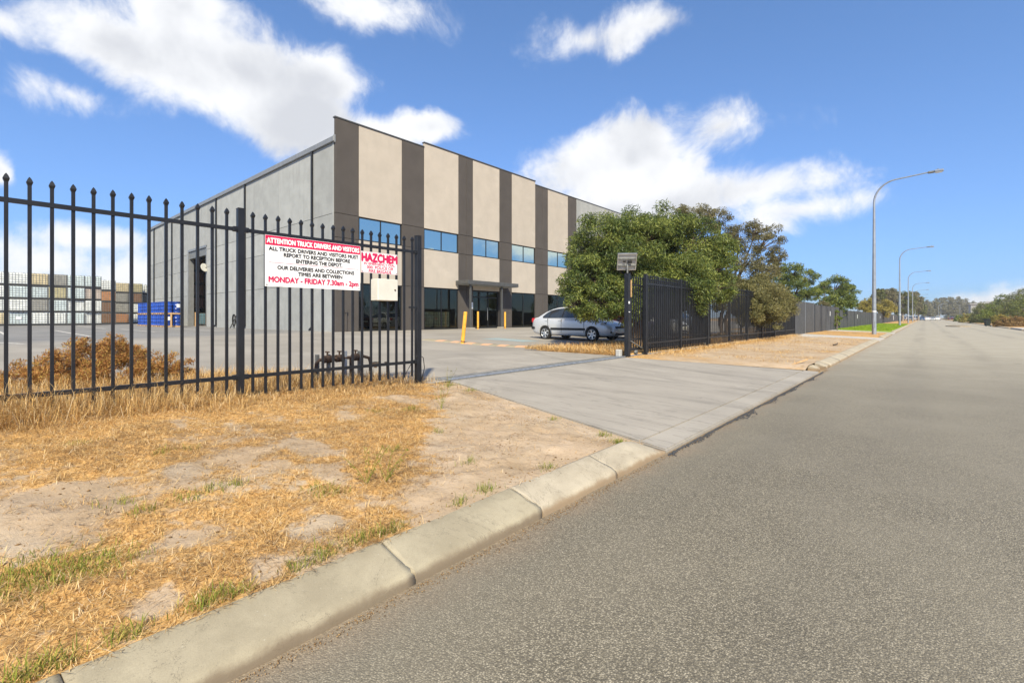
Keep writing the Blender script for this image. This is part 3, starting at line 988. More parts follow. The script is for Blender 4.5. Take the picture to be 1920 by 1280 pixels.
sg = empty('notice_sign', (FX + .02, 2.8, 1.85), label='large white truck driver notice with red header wired to the black fence', cat='sign')
SY0, SY1, SZ0, SZ1 = 2.205, 3.415, 1.557, 2.148
mb = MB(sg.location); mb.bbox(FX + .017, SY0, SZ0, FX + .021, SY1, SZ1, .0012); mb.build('board', M['sign_white'], sg)
XS = FX + .0214
mb = MB(sg.location); mb.box(XS, SY0 + .003, SZ1 - .113, XS + .0004, SY1 - .003, SZ1 - .003); mb.build('header_band', M['sign_red'], sg)
mb = MB(sg.location); mb.box(XS, SY0 + .045, 1.834, XS + .0004, SY1 - .03, 1.838); mb.build('divider_line', M['ink_red'], sg)
XL = XS + .0009
def line(t, a, b, z, cap, mat, bold=0.0):
    text_on(sg, t, SY0 + a * (SY1 - SY0), SY0 + b * (SY1 - SY0), z, cap, M[mat], XL, bold)
line('ATTENTION TRUCK DRIVERS AND VISITORS', .018, .985, 2.090, .060, 'sign_white', .020)
line('ALL TRUCK DRIVERS AND VISITORS MUST', .035, .975, 1.997, .045, 'ink_black', .016)
line('REPORT TO RECEPTION BEFORE', .175, .875, 1.936, .045, 'ink_black', .016)
line('ENTERING THE DEPOT.', .295, .785, 1.874, .045, 'ink_black', .016)
line('OUR DELIVERIES AND COLLECTIONS', .115, .925, 1.784, .045, 'ink_black', .016)
line('TIMES ARE BETWEEN', .315, .785, 1.721, .045, 'ink_black', .016)
line('MONDAY - FRIDAY 7.30am - 2pm', .035, .975, 1.643, .066, 'ink_red', .020)
bolt = MB(); bolt.lathe([(.0, .004), (.006, .0035), (.008, 0)], 10, (0, 0, 0), True, 'x')
bme = bolt.mesh('bolt'); bme.materials.append(M['steel_grey'])
for y in (SY0 + .02, SY1 - .02):
    for z in (SZ0 + .02, SZ1 - .055):
        inst('bolt', bme, sg, Vector((XS, y, z)) - sg.location)

hz = empty('hazchem_sign', (FX + .02, 3.7, 1.95), label='small white HAZCHEM emergency sign with red letters above the cream box', cat='sign')
HY0, HY1, HZ0, HZ1 = 3.428, 4.005, 1.803, 2.090
mb = MB(hz.location); mb.bbox(FX + .0175, HY0, HZ0, FX + .0215, HY1, HZ1, .0012); mb.build('board', M['sign_white'], hz)
XS2 = FX + .0219
mb = MB(hz.location)
for (a, b, c, d) in ((HY0 + .006, HZ0 + .006, HY1 - .006, HZ0 + .009), (HY0 + .006, HZ1 - .009, HY1 - .006, HZ1 - .006), (HY0 + .006, HZ0 + .009, HY0 + .009, HZ1 - .009), (HY1 - .009, HZ0 + .009, HY1 - .006, HZ1 - .009)):
    mb.box(XS2, a, b, XS2 + .0004, c, d)
mb.build('border_line', M['ink_red'], hz)
for t, a, b, z, cap, bo in (('HAZCHEM', .02, .985, 2.016, .112, .032), ('IN EMERGENCY DIAL', .075, .925, 1.931, .034, .014), ('000. POLICE OR', .15, .88, 1.884, .042, .014), ('FIRE BRIGADE', .20, .82, 1.834, .040, .014)):
    text_on(hz, t, HY0 + a * (HY1 - HY0), HY0 + b * (HY1 - HY0), z, cap, M['ink_red'], XS2 + .0005, bo, heavy=.09 if t == 'HAZCHEM' else .05)
for y in (HY0 + .015, HY1 - .015):
    for z in (HZ0 + .02, HZ1 - .02):
        inst('bolt', bme, hz, Vector((XS2, y, z)) - hz.location)

bx = empty('control_box', (FX + .1, 3.73, 1.43), label='cream metal electrical box with round lock on the black fence', cat='electrical box')
mb = MB(bx.location); mb.bbox(FX + .02, 3.575, 1.428, FX + .185, 3.885, 1.720, .006); mb.build('case', M['box_cream'], bx)
mb = MB(bx.location); mb.bbox(FX + .1855, 3.575, 1.428, FX + .203, 3.885, 1.720, .006); d_ = mb.build('door', M['box_cream'], bx)
mb = MB((.1, 0, 0)); mb.lathe([(0, .008), (.011, .007), (.013, 0)], 14, (.204, .108, .145), True, 'x'); mb.build('lock', M['rust_iron'], d_)

# ------------------------------------------------------------------ sliding gate and palisade on the far side of the entrance
rf = empty('palisade_fence', (FX, 12.0, .18), label='long black palisade fence running past the trees beside the sandy verge', cat='fence')
pm2 = picket_mesh(.25, 2.36)
y = 12.14; pc = 0; px_ = [12.0 + 2.42 * i for i in range(9)]
for i in range(8):
    for k in range(16):
        inst('picket', pm2, rf, (0, px_[i] + .17 + k * .1387 - 12.0, -.18 + rnd.uniform(-.006, .006)), (0, rnd.uniform(-.004, .004), rnd.uniform(-.03, .03)))
    for z in (2.12, .50):
        rail(FX, px_[i] + .035, px_[i + 1] - .035, z, rf)
for i in range(9):
    post(FX + .002, px_[i], .05, 2.375, .085 if i == 0 else .066, rf)
mb = MB(rf.location); mb.box(FX - .06, 11.98, .02, FX + .03, 31.3, .215); mb.build('plinth', M['edge_concrete'], rf)
gt = empty('sliding_gate', (-5.83, 11.15, .2), label='black palisade sliding gate rolled open behind the fence at the entrance', cat='gate')
pm3 = picket_mesh(.34, 2.30)
for k in range(44):
    inst('picket', pm3, gt, (0, .14 + k * .1387, -.2 + rnd.uniform(-.004, .004)))
for z, h in ((2.06, .045), (.36, .07), (.62, .04)):
    rail(-5.83, 11.19, 17.4, z, gt, h, .035)
post(-5.83, 17.4, .24, 2.2, .06, gt)
mb = MB(gt.location)
mb.tube([(-5.79, 11.2, .62), (-5.79, 12.1, .33)], .022, 4); mb.build('brace', M['steel_grey'], gt)
for y in (11.6, 16.8):
    mb = MB(gt.location); mb.lathe([(.02, -.02), (.06, -.02), (.06, -.012), (.05, 0), (.06, .012), (.06, .02), (.02, .02)], 14, (-5.775, y, .275), True, 'x'); mb.build('wheel', M['steel_grey'], gt)
gp = empty('gate_post', (-5.74, 11.05, .15), label='thick black gate post carrying the small solar panel', cat='post')
post(-5.74, 11.05, .05, 2.33, .12, gp)
mb = MB(gp.location); mb.bbox(-5.70, 11.115, 1.72, -5.66, 11.14, 2.16, .004); mb.build('guide_plate', M['timber'], gp)
mb = MB(gp.location); mb.box(-5.679, 10.99, 1.55, -5.676, 11.06, 1.61); mb.box(-5.679, 11.0, 1.33, -5.676, 11.07, 1.35); mb.build('sticker', M['label_paper'], gp)
mo = empty('gate_motor', (-5.93, 10.9, .2), label='small white gate motor housing at the foot of the black post', cat='gate motor')
mb = MB(mo.location); mb.bbox(-5.97, 10.84, .2, -5.84, 10.97, .38, .015); mb.build('housing', M['white_plastic'], mo)
mb = MB(mo.location); mb.bbox(-5.99, 10.82, .19, -5.82, 10.99, .21, .004); mb.build('base_plate', M['steel_grey'], mo)

sp = empty('solar_panel', (-5.74, 11.05, 2.33), label='small tilted solar panel on a thin pole above the black gate post', cat='solar panel')
mb = MB(sp.location); mb.tube([(-5.74, 11.05, 2.32), (-5.74, 11.05, 2.68)], .022, 10); mb.build('pole', M['steel_grey'], sp)
TL = Matrix.Translation(Vector((-5.74, 11.02, 2.62)) - sp.location) @ Matrix.Rotation(R(36), 4, 'Z') @ Matrix.Rotation(R(-58), 4, 'X')
mb = MB(); mb.bbox(-.225, -.215, 0, .225, .215, .012, .002, TL); mb.build('backsheet', M['white_plastic'], sp)
mb = MB()
for (a, b, c, d) in ((-.24, -.23, .24, -.205), (-.24, .205, .24, .23), (-.24, -.205, -.215, .205), (.215, -.205, .24, .205)):
    mb.box(a, b, -.018, c, d, .03, TL)
mb.build('frame', M['steel_bright'], sp)
mb = MB(); mb.box(-.213, -.203, .0125, .213, .203, .018, TL); mb.build('cell_sheet', M['frame_black'], sp)
for s in (-.09, .10):
    mb = MB(); mb.bbox(-.225, s - .02, -.03, .225, s + .02, -.002, .003, TL); mb.build('bracket_bar', M['steel_grey'], sp)
mb = MB(); mb.bbox(.02, -.04, -.05, .12, .02, -.002, .006, TL); mb.bbox(-.10, -.03, -.03, -.03, .0, -.002, .004, TL); mb.build('junction_box', M['black_plastic'], sp)

# ------------------------------------------------------------------ water meter pipework inside the fence
wm = empty('water_pipework', (-7.0, 3.95, .25), label='grey posts and rusty valves of water pipework behind the sign fence', cat='pipework')
def gz(x, y):
    return float(verge_z(np.array(float(x)), np.array(float(y))))
for (x, y, w, top, mt) in ((-7.05, 3.50, .06, .63, 'steel_grey'), (-7.0, 3.66, .07, .625, 'steel_grey'), (-7.0, 3.93, .10, .665, 'galvanised'), (-6.95, 4.17, .085, .655, 'steel_grey')):
    mb = MB(wm.location); mb.bbox(x - w / 2, y - .02, gz(x, y) - .1, x + w / 2, y + .02, top, .004)
    mb.box(x - w / 2, y + .02, gz(x, y) - .1, x - w / 2 + .008, y + .05, top - .01); mb.build('support', M[mt], wm)
def flange(mb, c, r_=.06):
    mb.lathe([(0, -.012), (r_, -.012), (r_, .012), (0, .012)], 14, c, False, 'y')
mb = MB(wm.location)
mb.tube([(-6.97, 3.42, .2), (-6.97, 3.45, .50), (-6.97, 3.50, .55), (-6.97, 4.25, .56), (-6.95, 4.34, .53), (-6.94, 4.36, .45), (-6.94, 4.36, .15)], .026, 10)
mb.build('pipe', M['rust_iron'], wm)
for y in (3.58, 3.78, 4.06):
    mb = MB(wm.location)
    flange(mb, (-6.97, y, .555)); flange(mb, (-6.97, y + .09, .555))
    mb.lathe([(.03, -.05), (.055, -.03), (.06, 0), (.055, .03), (.03, .05)], 12, (-6.97, y + .045, .555), True, 'y')
    mb.tube([(-6.97, y + .045, .57), (-6.97, y + .045, .66)], .014, 8); mb.bbox(-7.02, y + .03, .655, -6.92, y + .06, .675, .004)
    mb.build('valve', M['rust_iron'], wm)
mb = MB(wm.location)
mb.tube([(-6.97, 3.72, .2), (-6.97, 3.72, .53)], .022, 8); mb.tube([(-6.97, 4.02, .2), (-6.97, 4.02, .53)], .022, 8); mb.build('riser', M['rust_iron'], wm)
tp = empty('standpipe_tap', (-6.62, 4.28, .2), label='small rusty standpipe tap in dry grass near the gate post', cat='tap')
mb = MB(tp.location)
mb.tube([(-6.55, 4.42, .15), (-6.55, 4.42, .43), (-6.55, 4.40, .45), (-6.58, 4.28, .45)], .014, 8); mb.bbox(-6.58, 4.385, .465, -6.52, 4.435, .485, .004); mb.build('pipe', M['rust_iron'], tp)
mb = MB(tp.location); mb.lathe([(.02, .40), (.035, .42), (.06, .49), (.0, .50)], 10, (-6.6, 4.24, 0)); mb.build('hose_cap', M['timber'], tp)
# ------------------------------------------------------------------ the warehouse
XF, YS = -23.70, 12.78
wh = empty('warehouse', (XF, YS, .42), label='large concrete panel warehouse striped cream and dark grey with entrance canopy', cat='building')
WO = wh.location
def panel(x0, y0, z0, x1, y1, z1, mat, name='wall_panel', b=.008):
    mb = MB(WO); mb.bbox(x0, y0, z0, x1, y1, z1, b)
    return mb.build(name, M[mat], wh)
J = .010
def fpanel(y0, y1, z0, z1, mat, proud=0.0):
    return panel(XF - .16, y0 + J, z0 + J, XF + proud, y1 - J, z1 - J, mat)
def ztop(y):
    return 12.16 if 18.72 <= y < 29.97 else 11.88
darks = [(12.78, 14.17), (17.05, 18.72), (21.63, 22.34), (22.34, 22.98), (25.71, 27.09), (29.97, 30.90), (30.90, 31.66), (34.60, 35.94)]
lights = [(14.17, 17.05), (18.72, 21.63), (22.98, 25.71), (27.09, 29.97), (31.66, 34.60)]
ZR = (.36, 3.10, 5.50, 6.80)
for (a, b) in darks:
    for z0, z1 in zip(ZR, ZR[1:] + (ztop(a),)):
        fpanel(a, b, z0, z1, 'panel_dark')

def window(y0, y1, z0, z1, gl, nsplit=2, back=.07, fw=.055):
    mb = MB(WO); x = XF - back
    mb.box(x - .06, y0, z0, x, y1, z0 + fw); mb.box(x - .06, y0, z1 - fw, x, y1, z1)
    mb.box(x - .06, y0, z0 + fw, x, y0 + fw, z1 - fw); mb.box(x - .06, y1 - fw, z0 + fw, x, y1, z1 - fw)
    for k in range(1, nsplit):
        ym = y0 + (y1 - y0) * k / nsplit
        mb.box(x - .058, ym - fw / 2, z0 + fw, x + .002, ym + fw / 2, z1 - fw)
    w = mb.build('window', M['frame_black'], wh)
    for k in range(nsplit):
        a = y0 + (y1 - y0) * k / nsplit + (fw if k == 0 else fw / 2); b = y0 + (y1 - y0) * (k + 1) / nsplit - (fw if k == nsplit - 1 else fw / 2)
        p = MB(WO); p.box(x - .035, a, z0 + fw, x - .025, b, z1 - fw); p.build('pane', M[gl], w)
    return w
for i, (a, b) in enumerate(lights):
    fpanel(a, b, 6.80, ztop(a), 'panel_cream', -.012)
    fpanel(a, b, 3.10, 5.50, 'panel_cream', -.012)
    window(a + .02, b - .02, 5.51, 6.79, 'glass_blue')
    if i != 2:
        window(a + .02, b - .02, .44, 3.09, 'glass_dark')
for a, b in ((35.94, 36.62), (36.62, 41.4), (41.4, 46.2), (46.2, 51.0), (51.0, 55.8)):
    for z0, z1 in ((.36, 3.1), (3.1, 6.8), (6.8, 11.88)):
        fpanel(a, b, z0, z1, 'panel_raw')
# coping on the parapet, one run per step
for a, b, z in ((12.74, 18.72, 11.88), (18.70, 29.99, 12.16), (29.97, 55.9, 11.88)):
    panel(XF - .20, a, z, XF + .03, b, z + .07, 'coping_metal', 'coping', .004)
# side wall facing the yard gate
xs_ = [-23.865, -26.23, -30.66, -36.26, -42.25, -44.76]
zr = (.36, 3.10, 5.35, 6.80, 10.60)
def spanel(xa, xb, z0, z1):
    return panel(xb + J, YS, z0 + J, xa - J, YS + .16, z1 - J, 'panel_raw')
for a, b in zip(xs_, xs_[1:]):
    for z0, z1 in zip(zr, zr[1:]):
        spanel(a, b, z0, z1)
spanel(-44.76, -49.67, 7.12, 10.60)
for a, b in ((-49.67, -54.8), (-54.8, -61.58), (-61.58, -64.33)):
    for z0, z1 in zip(zr, zr[1:]):
        spanel(a, b, z0, z1)
panel(-24.0, 12.765, .36, -23.862, 12.79, 10.6, 'panel_raw', 'corner_strip', .004)
panel(-64.4, 12.66, 10.60, -23.72, 12.80, 10.88, 'gutter_metal', 'gutter', .012)
panel(-23.85, 12.72, 10.55, -23.69, 12.79, 10.95, 'gutter_metal', 'gutter_end', .006)
for x in (-26.23, -36.26, -42.25, -54.8, -61.58):
    mb = MB(WO); mb.bbox(x - .06, YS - .115, .62, x + .06, YS - .005, 10.62, .01)
    mb.prism([(YS - .115, .66), (YS - .005, .66), (YS - .09, .47), (YS - .24, .44), (YS - .24, .53)], 'x', x - .055, x + .055)
    mb.build('downpipe', M['fence_black'], wh)
# steel frame of the tall doorway
mb = MB(WO)
mb.box(-49.80, YS - .03, .42, -49.62, YS + .40, 7.15); mb.box(-44.82, YS - .03, .42, -44.66, YS + .25, 7.15); mb.box(-49.80, YS - .035, 7.02, -44.66, YS + .3, 7.20)
mb.build('door_frame', M['gutter_metal'], wh)
mb = MB(WO); mb.box(-49.62, YS + .05, 6.4, -44.82, YS + .30, 7.02); mb.build('rolled_door', M['steel_grey'], wh)
# shell behind
panel(-64.49, 12.8, .36, -64.335, 55.8, 10.6, 'panel_raw'); panel(-64.3, 55.81, .36, -23.7, 55.97, 10.6, 'panel_raw')
mb = MB(WO)
mb.prism([(12.80, 10.70), (34.3, 11.55), (55.9, 10.70), (55.9, 10.60), (34.3, 11.45), (12.80, 10.60)], 'x', -64.4, -23.88); mb.build('roof', M['roof_sheet'], wh)
mb = MB(WO); mb.box(-64.3, 12.95, .30, -23.87, 55.8, .425); mb.build('floor_slab', M['interior_floor'], wh)
mb = MB(WO)
mb.box(-29.2, 12.96, .43, -29.1, 55.7, 10.5); mb.box(-29.1, 12.96, 3.3, -23.88, 55.7, 3.42); mb.box(-29.1, 12.96, 6.9, -23.88, 55.7, 7.0)
mb.box(-29.1, 22.6, .43, -23.88, 22.7, 3.3); mb.box(-29.1, 26.2, .43, -23.88, 26.3, 3.3)
mb.build('partition', M['interior_dark'], wh)
# entrance: canopy on two posts, glazed doors
cn = panel(XF + .002, 21.35, 3.40, -22.50, 26.45, 3.66, 'coping_metal', 'canopy', .008)
mb = MB(WO); mb.box(XF + .01, 21.40, 3.385, -22.56, 26.40, 3.398); mb.build('soffit', M['panel_raw'], cn)
for y in (21.78, 24.86):
    mb = MB(WO); mb.bbox(-22.78, y - .06, .52, -22.66, y + .06, 3.39, .006); c_ = mb.build('canopy_post', M['coping_metal'], wh)
    mb = MB(WO); mb.bbox(-22.95, y - .24, .36, -22.50, y + .24, .53, .015); mb.build('footing', M['edge_concrete'], c_)
panel(XF - .2, 22.98, 3.10, XF - .03, 25.71, 3.4, 'panel_dark')
dfm = MB(WO)
for y in (23.02, 23.75, 24.62, 25.62):
    dfm.box(XF - .22, y - .035, .44, XF - .14, y + .035, 3.08)
dfm.box(XF - .22, 23.0, 2.60, XF - .141, 25.66, 2.68); dfm.box(XF - .22, 23.0, 3.0, XF - .141, 25.66, 3.09); dfm.box(XF - .22, 23.0, .43, XF - .141, 25.66, .52)
fr_ = dfm.build('entrance_door', M['frame_black'], wh)
for a, b in ((23.055, 23.715), (23.785, 24.585), (24.655, 25.585)):
    p = MB(WO); p.box(XF - .185, a, .52, XF - .175, b, 3.0); p.build('pane', M['glass_dark'], fr_)
p = MB(WO); p.tube([(XF - .10, 24.52, 1.0), (XF - .10, 24.52, 1.9)], .018, 8); p.build('handle', M['steel_bright'], fr_)
panel(XF + .002, 22.80, 1.80, XF + .02, 22.96, 2.25, 'label_paper', 'plaque', .003)
mb = MB(WO); mb.tube([(XF + .08, 13.36, .38), (XF + .08, 13.36, 1.55), (XF + .0, 13.36, 1.6)], .03, 8); mb.bbox(XF + .03, 13.3, 1.45, XF + .13, 13.42, 1.62, .01); mb.build('riser_pipe', M['panel_dark'], wh)

# convex mirror on the door jamb
cm = empty('convex_mirror', (-44.6, 12.6, 5.3), label='round convex traffic mirror beside the tall warehouse doorway', cat='mirror')
TM = Matrix.Rotation(R(-62), 4, 'Z') @ Matrix.Rotation(R(12), 4, 'X')
mb = MB(); prof = [(0, .07), (.15, .06), (.26, .03), (.32, 0)]
mb.lathe(prof, 24, (0, 0, 0)); T2 = TM @ Matrix.Rotation(R(90), 4, 'X'); mb.v = [T2 @ v for v in mb.v]; mb.build('mirror_face', M['mirror_glass'], cm)
mb = MB(); mb.lathe([(.32, -.01), (.345, -.01), (.345, .025), (.32, .025)], 24); mb.lathe([(0, -.012), (.335, -.012)], 24); mb.v = [T2 @ v for v in mb.v]; mb.build('rim', M['box_cream'], cm)
mb = MB(); mb.tube([(-.02, .03, 0), (-.05, .18, 0)], .025, 8); mb.build('arm', M['steel_grey'], cm)

# wire hose stand leaning on the wall
hs = empty('hose_stand', (-37.2, 12.55, .42), label='black wire frame with hose leaning at the foot of the side wall', cat='hose stand')
mb = MB()
mb.tube([(-.38, -.35, 0), (-.12, .1, 1.15), (.12, .1, 1.15), (.38, -.35, 0)], .03, 6); mb.tube([(-.25, -.2, .45), (.25, -.2, .45)], .025, 6); mb.tube([(-.3, -.3, .12), (.3, -.3, .12)], .025, 6)
mb.build('frame', M['black_plastic'], hs)
mb = MB()
for k in range(3):
    mb.tube([(.22 * math.cos(t) * (1 + .1 * k), -.18 - .03 * k, .58 + .42 * math.sin(t)) for t in np.linspace(0, 6.28, 16)], .022, 5)
mb.build('hose', M['black_plastic'], hs)

# ------------------------------------------------------------------ caged tanks
def ibc_parts():
    mb = MB(); mb.bbox(-.58, -.48, .15, .58, .48, 1.13, .05); mb.lathe([(.0, 1.16), (.10, 1.155), (.11, 1.12)], 12)
    tank = mb.mesh('tank')
    mb = MB(); r_ = .009
    for s in (-1, 1):
        for k in range(6):
            y = -.49 + .98 * k / 5
            mb.box(s * .60 - r_, y - r_, .14, s * .60 + r_, y + r_, 1.14)
        for k in range(7):
            x = -.59 + 1.18 * k / 6
            mb.box(x - r_, s * .50 - r_, .14, x + r_, s * .50 + r_, 1.14)
        for k in range(6):
            z = .15 + .98 * k / 5
            mb.box(s * .612 - r_, -.51, z - r_, s * .612 + r_, .51, z + r_)
            mb.box(-.61, s * .512 - r_, z - r_, .61, s * .512 + r_, z + r_)
    for x in (-.3, .3):
        mb.box(x - .02, -.51, 1.14, x + .02, .51, 1.16)
    cage = mb.mesh('cage'); cage.materials.append(M['cage_steel'])
    mb = MB()
    mb.box(-.60, -.50, .10, .60, .50, .14); mb.box(-.60, -.50, 0, .60, .50, .018)
    for y in (-.42, 0, .42):
        mb.box(-.60, y - .07, .018, .60, y + .07, .10)
    pal = mb.mesh('pallet'); pal.materials.append(M['pallet_dark'])
    mb = MB(); mb.box(-.18, -.53, .55, .16, -.524, .78); plate = mb.mesh('plate'); plate.materials.append(M['label_paper'])
    return tank, cage, pal, plate
TANK, CAGE, PAL, PLATE = ibc_parts()
TANK.materials.append(M['tank_white'])
ORD = ['first', 'second', 'third', 'fourth', 'fifth', 'sixth', 'seventh', 'eighth', 'ninth', 'tenth']
LEVEL = ['bottom', 'second up', 'third up', 'topmost']
CNAME = {'tank_white': 'clouded white', 'tank_blue': 'pale blue grey', 'tank_cream': 'cream yellow', 'tank_rose': 'pinkish', 'tank_orange': 'orange brown', 'tank_brown': 'dark brown', 'tank_grey': 'grimy grey', 'tank_yellow': 'dull yellow', 'tank_teal': 'dark teal', 'tank_rust': 'rust red'}
def ibc(x, y, z, mat, label, group, rz=0.0, plate=False):
    t = empty('caged_tank', (x, y, z), rz, label, 'container', group)
    inst('tank', TANK, t, mat=M[mat]); inst('cage', CAGE, t); inst('pallet', PAL, t)
    if plate:
        inst('plate', PLATE, t)
    return t
rows = [  # bottom to top, stacks in order from the near end of the wall
    ('tank_white', 'tank_white', 'tank_white', 'tank_white'), ('tank_cream', 'tank_white', 'tank_white', 'tank_white'),
    ('tank_blue', 'tank_white', 'tank_blue', 'tank_white'), ('tank_white', 'tank_grey', 'tank_blue', 'tank_cream'),
    ('tank_white', 'tank_blue', 'tank_yellow', 'tank_grey'), ('tank_blue', 'tank_white', 'tank_blue', 'tank_blue'), ('tank_white', 'tank_white', 'tank_rose', 'tank_blue')]
for i, cols in enumerate(rows):
    y = .26 + 1.225 * i
    for k, m_ in enumerate(cols):
        ibc(-60.0 + rnd.uniform(-.07, .07), y + rnd.uniform(-.02, .02), .48 + k * 1.165, m_, '%s caged tank, %s of the %s stack from the yard end' % (CNAME[m_], LEVEL[k], ORD[i]), 'white caged tanks stacked across the yard', R(90) + rnd.uniform(-.03, .03), i == 2 and k == 0)
back_rows = [('tank_brown', 'tank_brown', 'tank_orange', 'tank_white', -65.0, 9.45), ('tank_orange', 'tank_grey', 'tank_grey', 'tank_cream', -69.0, 11.2), ('tank_white', 'tank_white', 'tank_brown', 'tank_yellow', -69.0, 12.45), ('tank_white', 'tank_grey', 'tank_grey', 'tank_white', -70.5, 13.9)]
for i, cols in enumerate(back_rows):
    for k, m_ in enumerate(cols[:4]):
        ibc(cols[4], cols[5] + rnd.uniform(-.04, .04), .48 + k * 1.16, m_, '%s caged tank, %s of the %s stack nearing the warehouse corner' % (CNAME[m_], LEVEL[k], ORD[i]), 'brown and grey caged tanks near the warehouse corner', R(90) + rnd.uniform(-.04, .04))
# tanks stored inside the doorway and behind the office glass
for k, m_ in enumerate(('tank_rust', 'tank_rust', 'tank_rust', 'tank_rust')):
    ibc(-53.2, 14.3, 1.95 + k * 1.24, m_, '%s caged tank inside the tall doorway, %s above the teal tank' % (CNAME[m_], ('lowest', 'next', 'third', 'highest')[k]), 'tanks racked inside the doorway')
rk = empty('storage_rack', (-53.2, 14.3, .43), label='dark steel racking holding tanks inside the tall doorway', cat='rack')
for x in (-.72, .72):
    for y in (-.6, .6):
        mb = MB(); mb.box(x - .05, y - .05, 0, x + .05, y + .05, 6.4); mb.build('upright', M['fence_black'], rk)
for k in range(4):
    mb = MB(); mb.box(-.72, -.64, 1.40 + 1.24 * k, .72, .64, 1.50 + 1.24 * k); mb.build('shelf', M['fence_black'], rk)
ibc(-50.7, 13.75, .43, 'tank_teal', 'dark teal caged tank standing on the ground in the tall doorway', 'tanks racked inside the doorway')
for (y, z, n_) in ((19.35, .43, 'by the dark pier'), (20.75, .43, 'nearer the entrance')):
    ibc(-24.75, y, z, 'tank_white', 'white caged tank indoors behind the dark office window, %s' % n_, 'tanks behind the office glass')

# ------------------------------------------------------------------ blue drums on pallets
mb = MB(); mb.lathe([(.0, .875), (.262, .875), (.268, .885), (.285, .885), (.288, .865), (.280, .855), (.280, .60), (.292, .59), (.292, .575), (.280, .565), (.280, .32), (.292, .31), (.292, .295), (.280, .285), (.280, .02), (.288, .01), (.285, 0), (0, 0)], 20)
mb.v = [Vector((v.x * .965, v.y * .965, v.z)) for v in mb.v]
DRUM = mb.mesh('blue_drum'); DRUM.materials.append(M['drum_blue'])
mb = MB(); mb.lathe([(.2835, .42), (.2835, .70)], 20); mb.f = [f for f in mb.f if all(0 <= (i % 20) <= 3 for i in f)]; used = sorted({i for f in mb.f for i in f}); mb.v = [mb.v[i] for i in used]; mb.f = [[used.index(i) for i in f] for f in mb.f]; mb.smooth = [True] * len(mb.f)
DLAB = mb.mesh('paper_label'); DLAB.materials.append(M['label_paper'])
mb = MB()
for k in range(5):
    y = -.52 + .26 * k; mb.box(-.58, y - .05, .10, .58, y + .05, .125)
for k in range(3):
    x = -.53 + .53 * k; mb.box(x - .05, -.57, .022, x + .05, .57, .10)
    mb.box(x - .05, -.57, 0, x + .05, .57, .022)
TPAL = mb.mesh('timber_pallet'); TPAL.materials.append(M['timber'])
for i in range(7):
    px = -45.55 - i * 1.22; py = 10.55 - .03 * i
    for lay in range(2):
        z0 = .435 + lay * 1.015
        o = link('timber_pallet', TPAL, None, None, (px, py, z0)); tag(o, 'timber pallet %s, %s pallet from the doorway' % ('lifting the upper blue drums' if lay else 'on the ground under blue drums', ORD[i]), 'pallet', 'pallets under the blue drums')
        for dx in (0, 1):
            for dy in (0, 1):
                if dy == 1 and i > 0:
                    continue
                o = link('blue_drum', DRUM, None, None, (px + .29 - .58 * dx, py - .29 + .58 * dy, z0 + .126), (0, 0, rnd.uniform(0, 6.28)))
                row = 'wall side' if dy else 'yard side'
                tag(o, 'blue steel drum, %s layer, %s from the doorway on the %s' % ('upper' if lay else 'lower', ORD[min(9, i * 2 + dx)] if i * 2 + dx < 10 else ['eleventh', 'twelfth', 'thirteenth', 'fourteenth'][i * 2 + dx - 10], row), 'drum', 'blue drums stacked by the doorway')
                if rnd.random() < .3:
                    inst('paper_label', DLAB, o, (0, 0, 0), (0, 0, -o.rotation_euler.z + R(-15)))
o = MB(); o.bbox(-.05, -.05, 0, .05, .05, 1.15, .006); o = o.build('timber_post', M['timber'], None, (-44.75, 10.35, .43)); tag(o, 'upright pale timber post at the end of the blue drums', 'post')
o = MB(); o.bbox(-.05, -.06, 0, .05, .06, 1.2, .006); o = o.build('timber_post', M['timber'], None, (-46.2, 12.4, .43)); tag(o, 'upright timber post standing in front of the tall doorway', 'post')

# ------------------------------------------------------------------ yellow bollards, painted marks
def bollard(x, y, z, h, label, tilt=(0, 0, 0), r_=.065):
    t = empty('bollard', (x, y, z), 0, label, 'bollard', 'yellow bollards in front of the entrance'); t.rotation_euler = tilt
    mb = MB(); mb.lathe([(r_, -.1), (r_, h - .03), (r_ * .93, h - .012), (r_ * .75, h), (0, h + .002)], 18); mb.build('tube', M['bollard_yellow'], t)
    mb = MB(); mb.lathe([(r_ + .001, .06), (r_ + .001, .10)], 18); mb.build('base_band', M['rust_iron'], t)
bollard(-12.92, 11.98, .235, 1.18, 'leaning yellow bollard standing alone in the yard', (R(-2), R(6), 0), .07)
bollard(-22.2, 21.97, .42, 1.17, 'upright yellow bollard by the entrance post nearest the cracked hump')
bollard(-22.2, 24.64, .42, 1.16, 'upright yellow bollard by the entrance post nearest the silver car')
def decal(name, pts, mat, lift=.006, parent=None):
    v = np.array([(x, y, float(yard_z(np.array(x))) + lift) for x, y in pts]); return v
hump = empty('speed_hump', (-12.5, 12.3, .2), label='low cracked concrete speed hump with faded orange blocks in the yard', cat='speed hump')
hx = np.linspace(-15.4, -9.6, 24)
mb = MB(hump.location)
vs = []; pro = [(-.42, -.03), (-.38, .004), (-.2, .03), (0, .042), (.2, .03), (.42, .004), (.46, -.03)]
for x in hx:
    for (dy, dz) in pro:
        vs.append((x, 12.3 + dy + .03 * math.sin(x * 3.1), float(yard_z(np.array(x))) + dz))
m = len(pro); mb.add(vs, [(i * m + j, (i + 1) * m + j, (i + 1) * m + j + 1, i * m + j + 1) for i in range(23) for j in range(m - 1)], True); mb.build('hump_body', M['kerb_grey'], hump)
